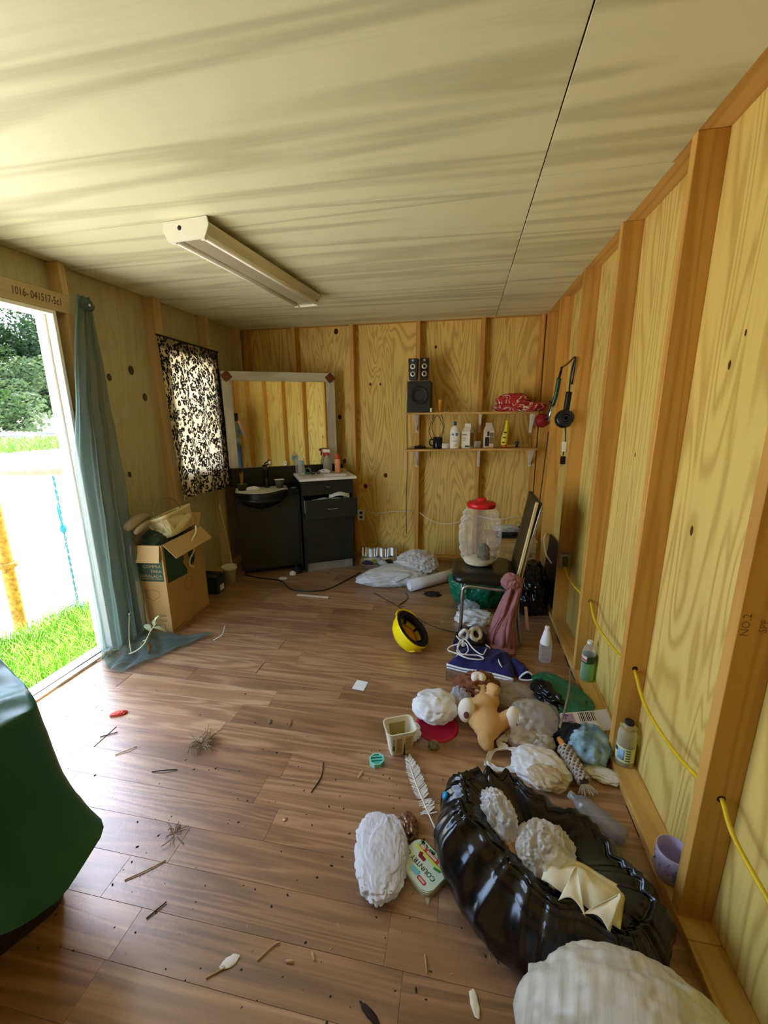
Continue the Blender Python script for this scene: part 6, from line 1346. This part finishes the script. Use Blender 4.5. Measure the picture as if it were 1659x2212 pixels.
# rail, rusty post and blue rope
M_rail = plain('white_rail_paint', 'a5a19a', .5, var=.2, bscale=15); M_rust = plain('rusty_yellow_paint', 'b5862a', .7, var=.6, bscale=30, bumpy=.4)
t = thing('rail', 'white round rail with rusty yellow post outside the door', 'rail', (-3.5, 2.5, GZ))
tube('rail_pipe', [(.16, .42, 1.305), (-1.9, -.60, 1.34)], .052, M_rail, t, 16, n=3)
tube('post', [(-.11, .02, 0), (-.10, .02, 1.33)], .045, M_rust, t, 14, n=8)
lathe('bracket', [(.05, .56), (.068, .56), (.068, .60), (.05, .60)], M_rust, t, 16, loc=(-.105, .02, 0))
tube('far_post', [(-1.75, -.53, 0), (-1.75, -.53, 1.32)], .05, M_rust, t, 12, n=2)
t = thing('rope', 'blue rope tied to the rail and hanging to the ground', 'rope', (-3.365, 2.84, GZ))
M_rope = plain('blue_rope', '2c86a0', .7)
for s in (0, PI): tube('strand', [(.006*math.cos(k*1.7+s), .006*math.sin(k*1.7+s), 1.26 - k*.0318) for k in range(40)], .0055, M_rope if s else plain('pale_rope', '6f8494', .7), t, 6, n=3)
crumple('knot', M_rope, t, (.022, .022, .035), (0, 0, .78), seed=210, amp=.3, sub=3, floor=False)
tube('loose_end', [(0, 0, 1.02), (.02, -.03, .98), (.01, -.012, .85), (0, 0, .80)], .009, M_rope, t, 6)
random.seed(12)
for i in range(9): tube('frayed_tail', [(0, 0, .06), (random.uniform(-.08, .1), random.uniform(-.08, .12), random.uniform(.05, .12)), (random.uniform(-.15, .2), random.uniform(-.15, .22), .02)], .006, M_rope, t, 5, n=4)
# trees and road far off
road = raw('road', [(-48, -20, GZ+.02), (-31.5, -20, GZ+.02), (-31.5, 60, GZ+.02), (-48, 60, GZ+.02)], [(0, 1, 2, 3)], plain('pale_road', 'd6d2ca', .9)); road['kind'] = 'structure'
def leafmat(nm, c):
    m, n, b = new_mat(nm); oi = coords(n, rnd=False); f = noise_n(n, oi, .35, 3)
    d = rgb(c); L(n, ramp(n, f, [(.35, tuple(x*.6 for x in d[:3]) + (1,)), (.65, d)]), b.inputs['Base Color']); b.inputs['Roughness'].default_value = .6; b.inputs['Specular IOR Level'].default_value = .25
    tl = N(n, 'ShaderNodeBsdfTranslucent'); tl.inputs[0].default_value = d; mx = n.nodes.new('ShaderNodeMixShader'); mx.inputs[0].default_value = .25
    L(n, b.outputs[0], mx.inputs[1]); L(n, tl.outputs[0], mx.inputs[2]); L(n, mx.outputs[0], n.nodes['Material Output'].inputs[0]); return m
M_lf = [leafmat('leaf_green', '3a5626'), leafmat('leaf_dark', '294220'), leafmat('leaf_grey', '566b42')]
M_bark = plain('grey_bark', '6b5f50', .9)
def tree(label, x, y, h, r_, n_, mat, stems, base, leaf=.46):
    t = thing('tree' if h > 6 else 'shrub', label, 'tree' if h > 6 else 'shrub', (x, y, GZ), 0, 'trees beyond the road')
    for k in range(stems):
        a = random.uniform(0, 6.3); d = random.uniform(.1, .5)*r_*.4
        tube('trunk', [(d*.3*math.cos(a), d*.3*math.sin(a), 0), (d*.7*math.cos(a), d*.7*math.sin(a), h*.25), (d*1.6*math.cos(a), d*1.6*math.sin(a), h*.55)], [.16*h/9]*6+[.11*h/9]*6+[.07*h/9], M_bark, t, 7)
    V_, F_ = [], []; lumps = [(random.gauss(0, .5)*r_, random.gauss(0, .5)*r_, random.uniform(base+.12*h, h*.92), random.uniform(.28, .5)*r_) for _ in range(34)]
    for i in range(int(n_*1.7)):
        lx, ly, lz, lr = random.choice(lumps); d = Vector((random.gauss(0, 1), random.gauss(0, 1), random.gauss(0, 1))).normalized()*lr*random.uniform(.7, 1.05)
        p = Vector((lx, ly, lz)) + d; p.z = max(base, p.z)
        u_ = Vector((random.gauss(0, 1), random.gauss(0, 1), random.gauss(0, .6))).normalized(); w_ = u_.orthogonal().normalized()*leaf*.28; u_ *= leaf*.5*random.uniform(.6, 1.3); k = len(V_)
        V_ += [p - u_, p + w_, p + u_, p - w_]; F_.append((k, k+1, k+2, k+3))
    o = raw('foliage', V_, F_, mat, t); return t
for i, (x, y, h, r_, n_, m_, st, bs, lab) in enumerate([(-52, 34, 15, 6.5, 9000, 0, 2, 2.5, 'tall green tree behind the road seen through the door'), (-50, 46, 13, 6, 8000, 1, 2, 2.5, 'broad dark green tree farthest along the road'), (-55, 22, 16, 7, 7000, 1, 2, 2.5, 'tall dark tree nearest the left picture edge'),
        (-43, 31, 7.5, 4.2, 8000, 2, 3, .6, 'pale grey green tree standing before the tall trees'), (-42, 38.5, 5.2, 3.0, 5000, 2, 7, 1.6, 'multi stemmed pale shrub with bare lower stems'), (-60, 58, 17, 8, 7000, 0, 2, 3, 'distant green tree behind the multi stemmed shrub'), (-62, 40, 21, 8.5, 9000, 1, 2, 3, 'tallest dark tree at the back of the trees'), (-64, 27, 20, 8, 7000, 0, 2, 3, 'tall green tree at the back near the picture edge'), (-41.5, 25, 5.4, 3.6, 6000, 0, 3, .4, 'round green shrub by the road nearest the left edge')]):
    tree(lab, x, y, h, r_, n_, M_lf[m_], st, bs)
# ================================================================== PHOTOGRAPHER (seen in the mirror)
M_skin = plain('skin', 'c99a7c', .55); M_shirt = plain('grey_blue_shirt', '6f8a94', .85); M_jean = plain('blue_jeans', '3f5f7c', .85); M_hairb = plain('dark_brown_hair', '2a1d16', .6); M_shoe = plain('dark_shoe', '26221f', .6)
t = thing('person', 'person in a grey blue T-shirt and jeans holding up a phone', 'person', (.07, -.36, 0))
fuse('body', [('e', (0, .0, 1.50), (.072, .088, .108)), ('e', (0, .02, 1.44), (.055, .07, .06)), ('c', (0, -.02, 1.33), (0, -.005, 1.44), .055, .05), ('c', (-.16, -.02, 1.27), (.16, -.02, 1.27), .055, .055), ('e', (0, -.01, 1.16), (.14, .09, .17)), ('e', (0, -.01, .92), (.145, .10, .13)),
    ('c', (.17, -.02, 1.26), (.27, .03, 1.07), .046, .038), ('c', (.27, .03, 1.07), (.02, .245, 1.385), .038, .026), ('c', (-.17, -.02, 1.26), (-.26, .03, 1.07), .046, .038), ('c', (-.26, .03, 1.07), (-.175, .245, 1.385), .038, .026),
    ('c', (.085, -.01, .88), (.10, .0, .48), .078, .055), ('c', (.10, .0, .48), (.105, -.03, .10), .053, .038), ('c', (-.085, -.01, .88), (-.10, .0, .48), .078, .055), ('c', (-.10, .0, .48), (-.105, -.03, .10), .053, .038), ('c', (.105, -.04, .045), (.115, .12, .03), .04, .032), ('c', (-.105, -.04, .045), (-.115, .12, .03), .04, .032),
    ('e', (0, .092, 1.49), (.012, .018, .02)), ('e', (.074, -.005, 1.49), (.012, .018, .028)), ('e', (-.074, -.005, 1.49), (.012, .018, .028))], M_skin, t, .011, smooth_it=3)
fuse('shirt', [('c', (-.155, -.02, 1.275), (.155, -.02, 1.275), .066, .066), ('e', (0, -.01, 1.17), (.158, .108, .18)), ('e', (0, -.01, 1.0), (.160, .115, .12)), ('c', (.165, -.02, 1.265), (.235, .015, 1.14), .058, .056), ('c', (-.165, -.02, 1.265), (-.23, .015, 1.14), .058, .056)], M_shirt, t, .011, smooth_it=3)
fuse('jeans', [('e', (0, -.01, .90), (.155, .112, .11)), ('c', (.085, -.01, .87), (.10, .0, .48), .09, .067), ('c', (.10, .0, .48), (.105, -.03, .09), .066, .058), ('c', (-.085, -.01, .87), (-.10, .0, .48), .09, .067), ('c', (-.10, .0, .48), (-.105, -.03, .09), .066, .058)], M_jean, t, .011, smooth_it=3)
fuse('hair', [('e', (0, -.025, 1.535), (.085, .09, .088)), ('e', (0, -.07, 1.46), (.07, .05, .10))], M_hairb, t, .009, smooth_it=3)
for s in (-1, 1):
    fuse('shoe', [('c', (s*.105, -.05, .045), (s*.118, .13, .035), .046, .042)], M_shoe, t, .010)
    lathe('eye', [(0, .006), (.006, .003), (.008, 0)], M_blk, t, 10, loc=(s*.03, .078, 1.515), rot=(-PI/2, 0, 0))
lathe('mouth', [(0, .003), (.02, .001), (.022, 0)], plain('lips', '9c5a50', .5), t, 12, loc=(0, .085, 1.435), rot=(-PI/2, 0, 0), sy=.3)
# hands with five fingers each, closed on the phone's edges
def hand(s):
    cx_ = -.082 + s*.098
    P_ = [('e', (cx_ - s*.0 , .262, 1.43), (.026, .018, .042))]
    for k, (z, l) in enumerate(((1.475, .062), (1.456, .068), (1.437, .064), (1.420, .052))):
        a = (cx_ + s*.008, .268, z); b_ = (cx_ - s*.010, .300 + .004*k*0, z + .006); c = (cx_ - s*(.010 + l*.4), .318, z + .008)
        P_ += [('c', a, b_, .0095, .0088), ('c', b_, c, .0088, .0075)]
    a, b_, c = (cx_ + s*.0, .252, 1.415), (cx_ - s*.022, .268, 1.447), (cx_ - s*.036, .288, 1.478); P_ += [('c', a, b_, .012, .0105), ('c', b_, c, .0105, .0085)]
    return fuse('hand', P_, M_skin, t, .004, smooth_it=2)
hand(1); hand(-1)
t = thing('phone', 'black phone held upright by the person', 'phone', (-.012, -.012, 1.4906), .18, rot=(-.235, 0, .19))
prism('phone_body', rrect(.078, .152, .012, 5), -.004, .004, M_blk, t, rot=(PI/2, 0, 0), loc=(0, -.024, -.045), bev=.0015)
prism('lens_bump', rrect(.034, .034, .008, 5), -.001, .001, plain('lens_black', '0a0a0c', .15), t, rot=(PI/2, 0, 0), loc=(.012, -.0185, .005))
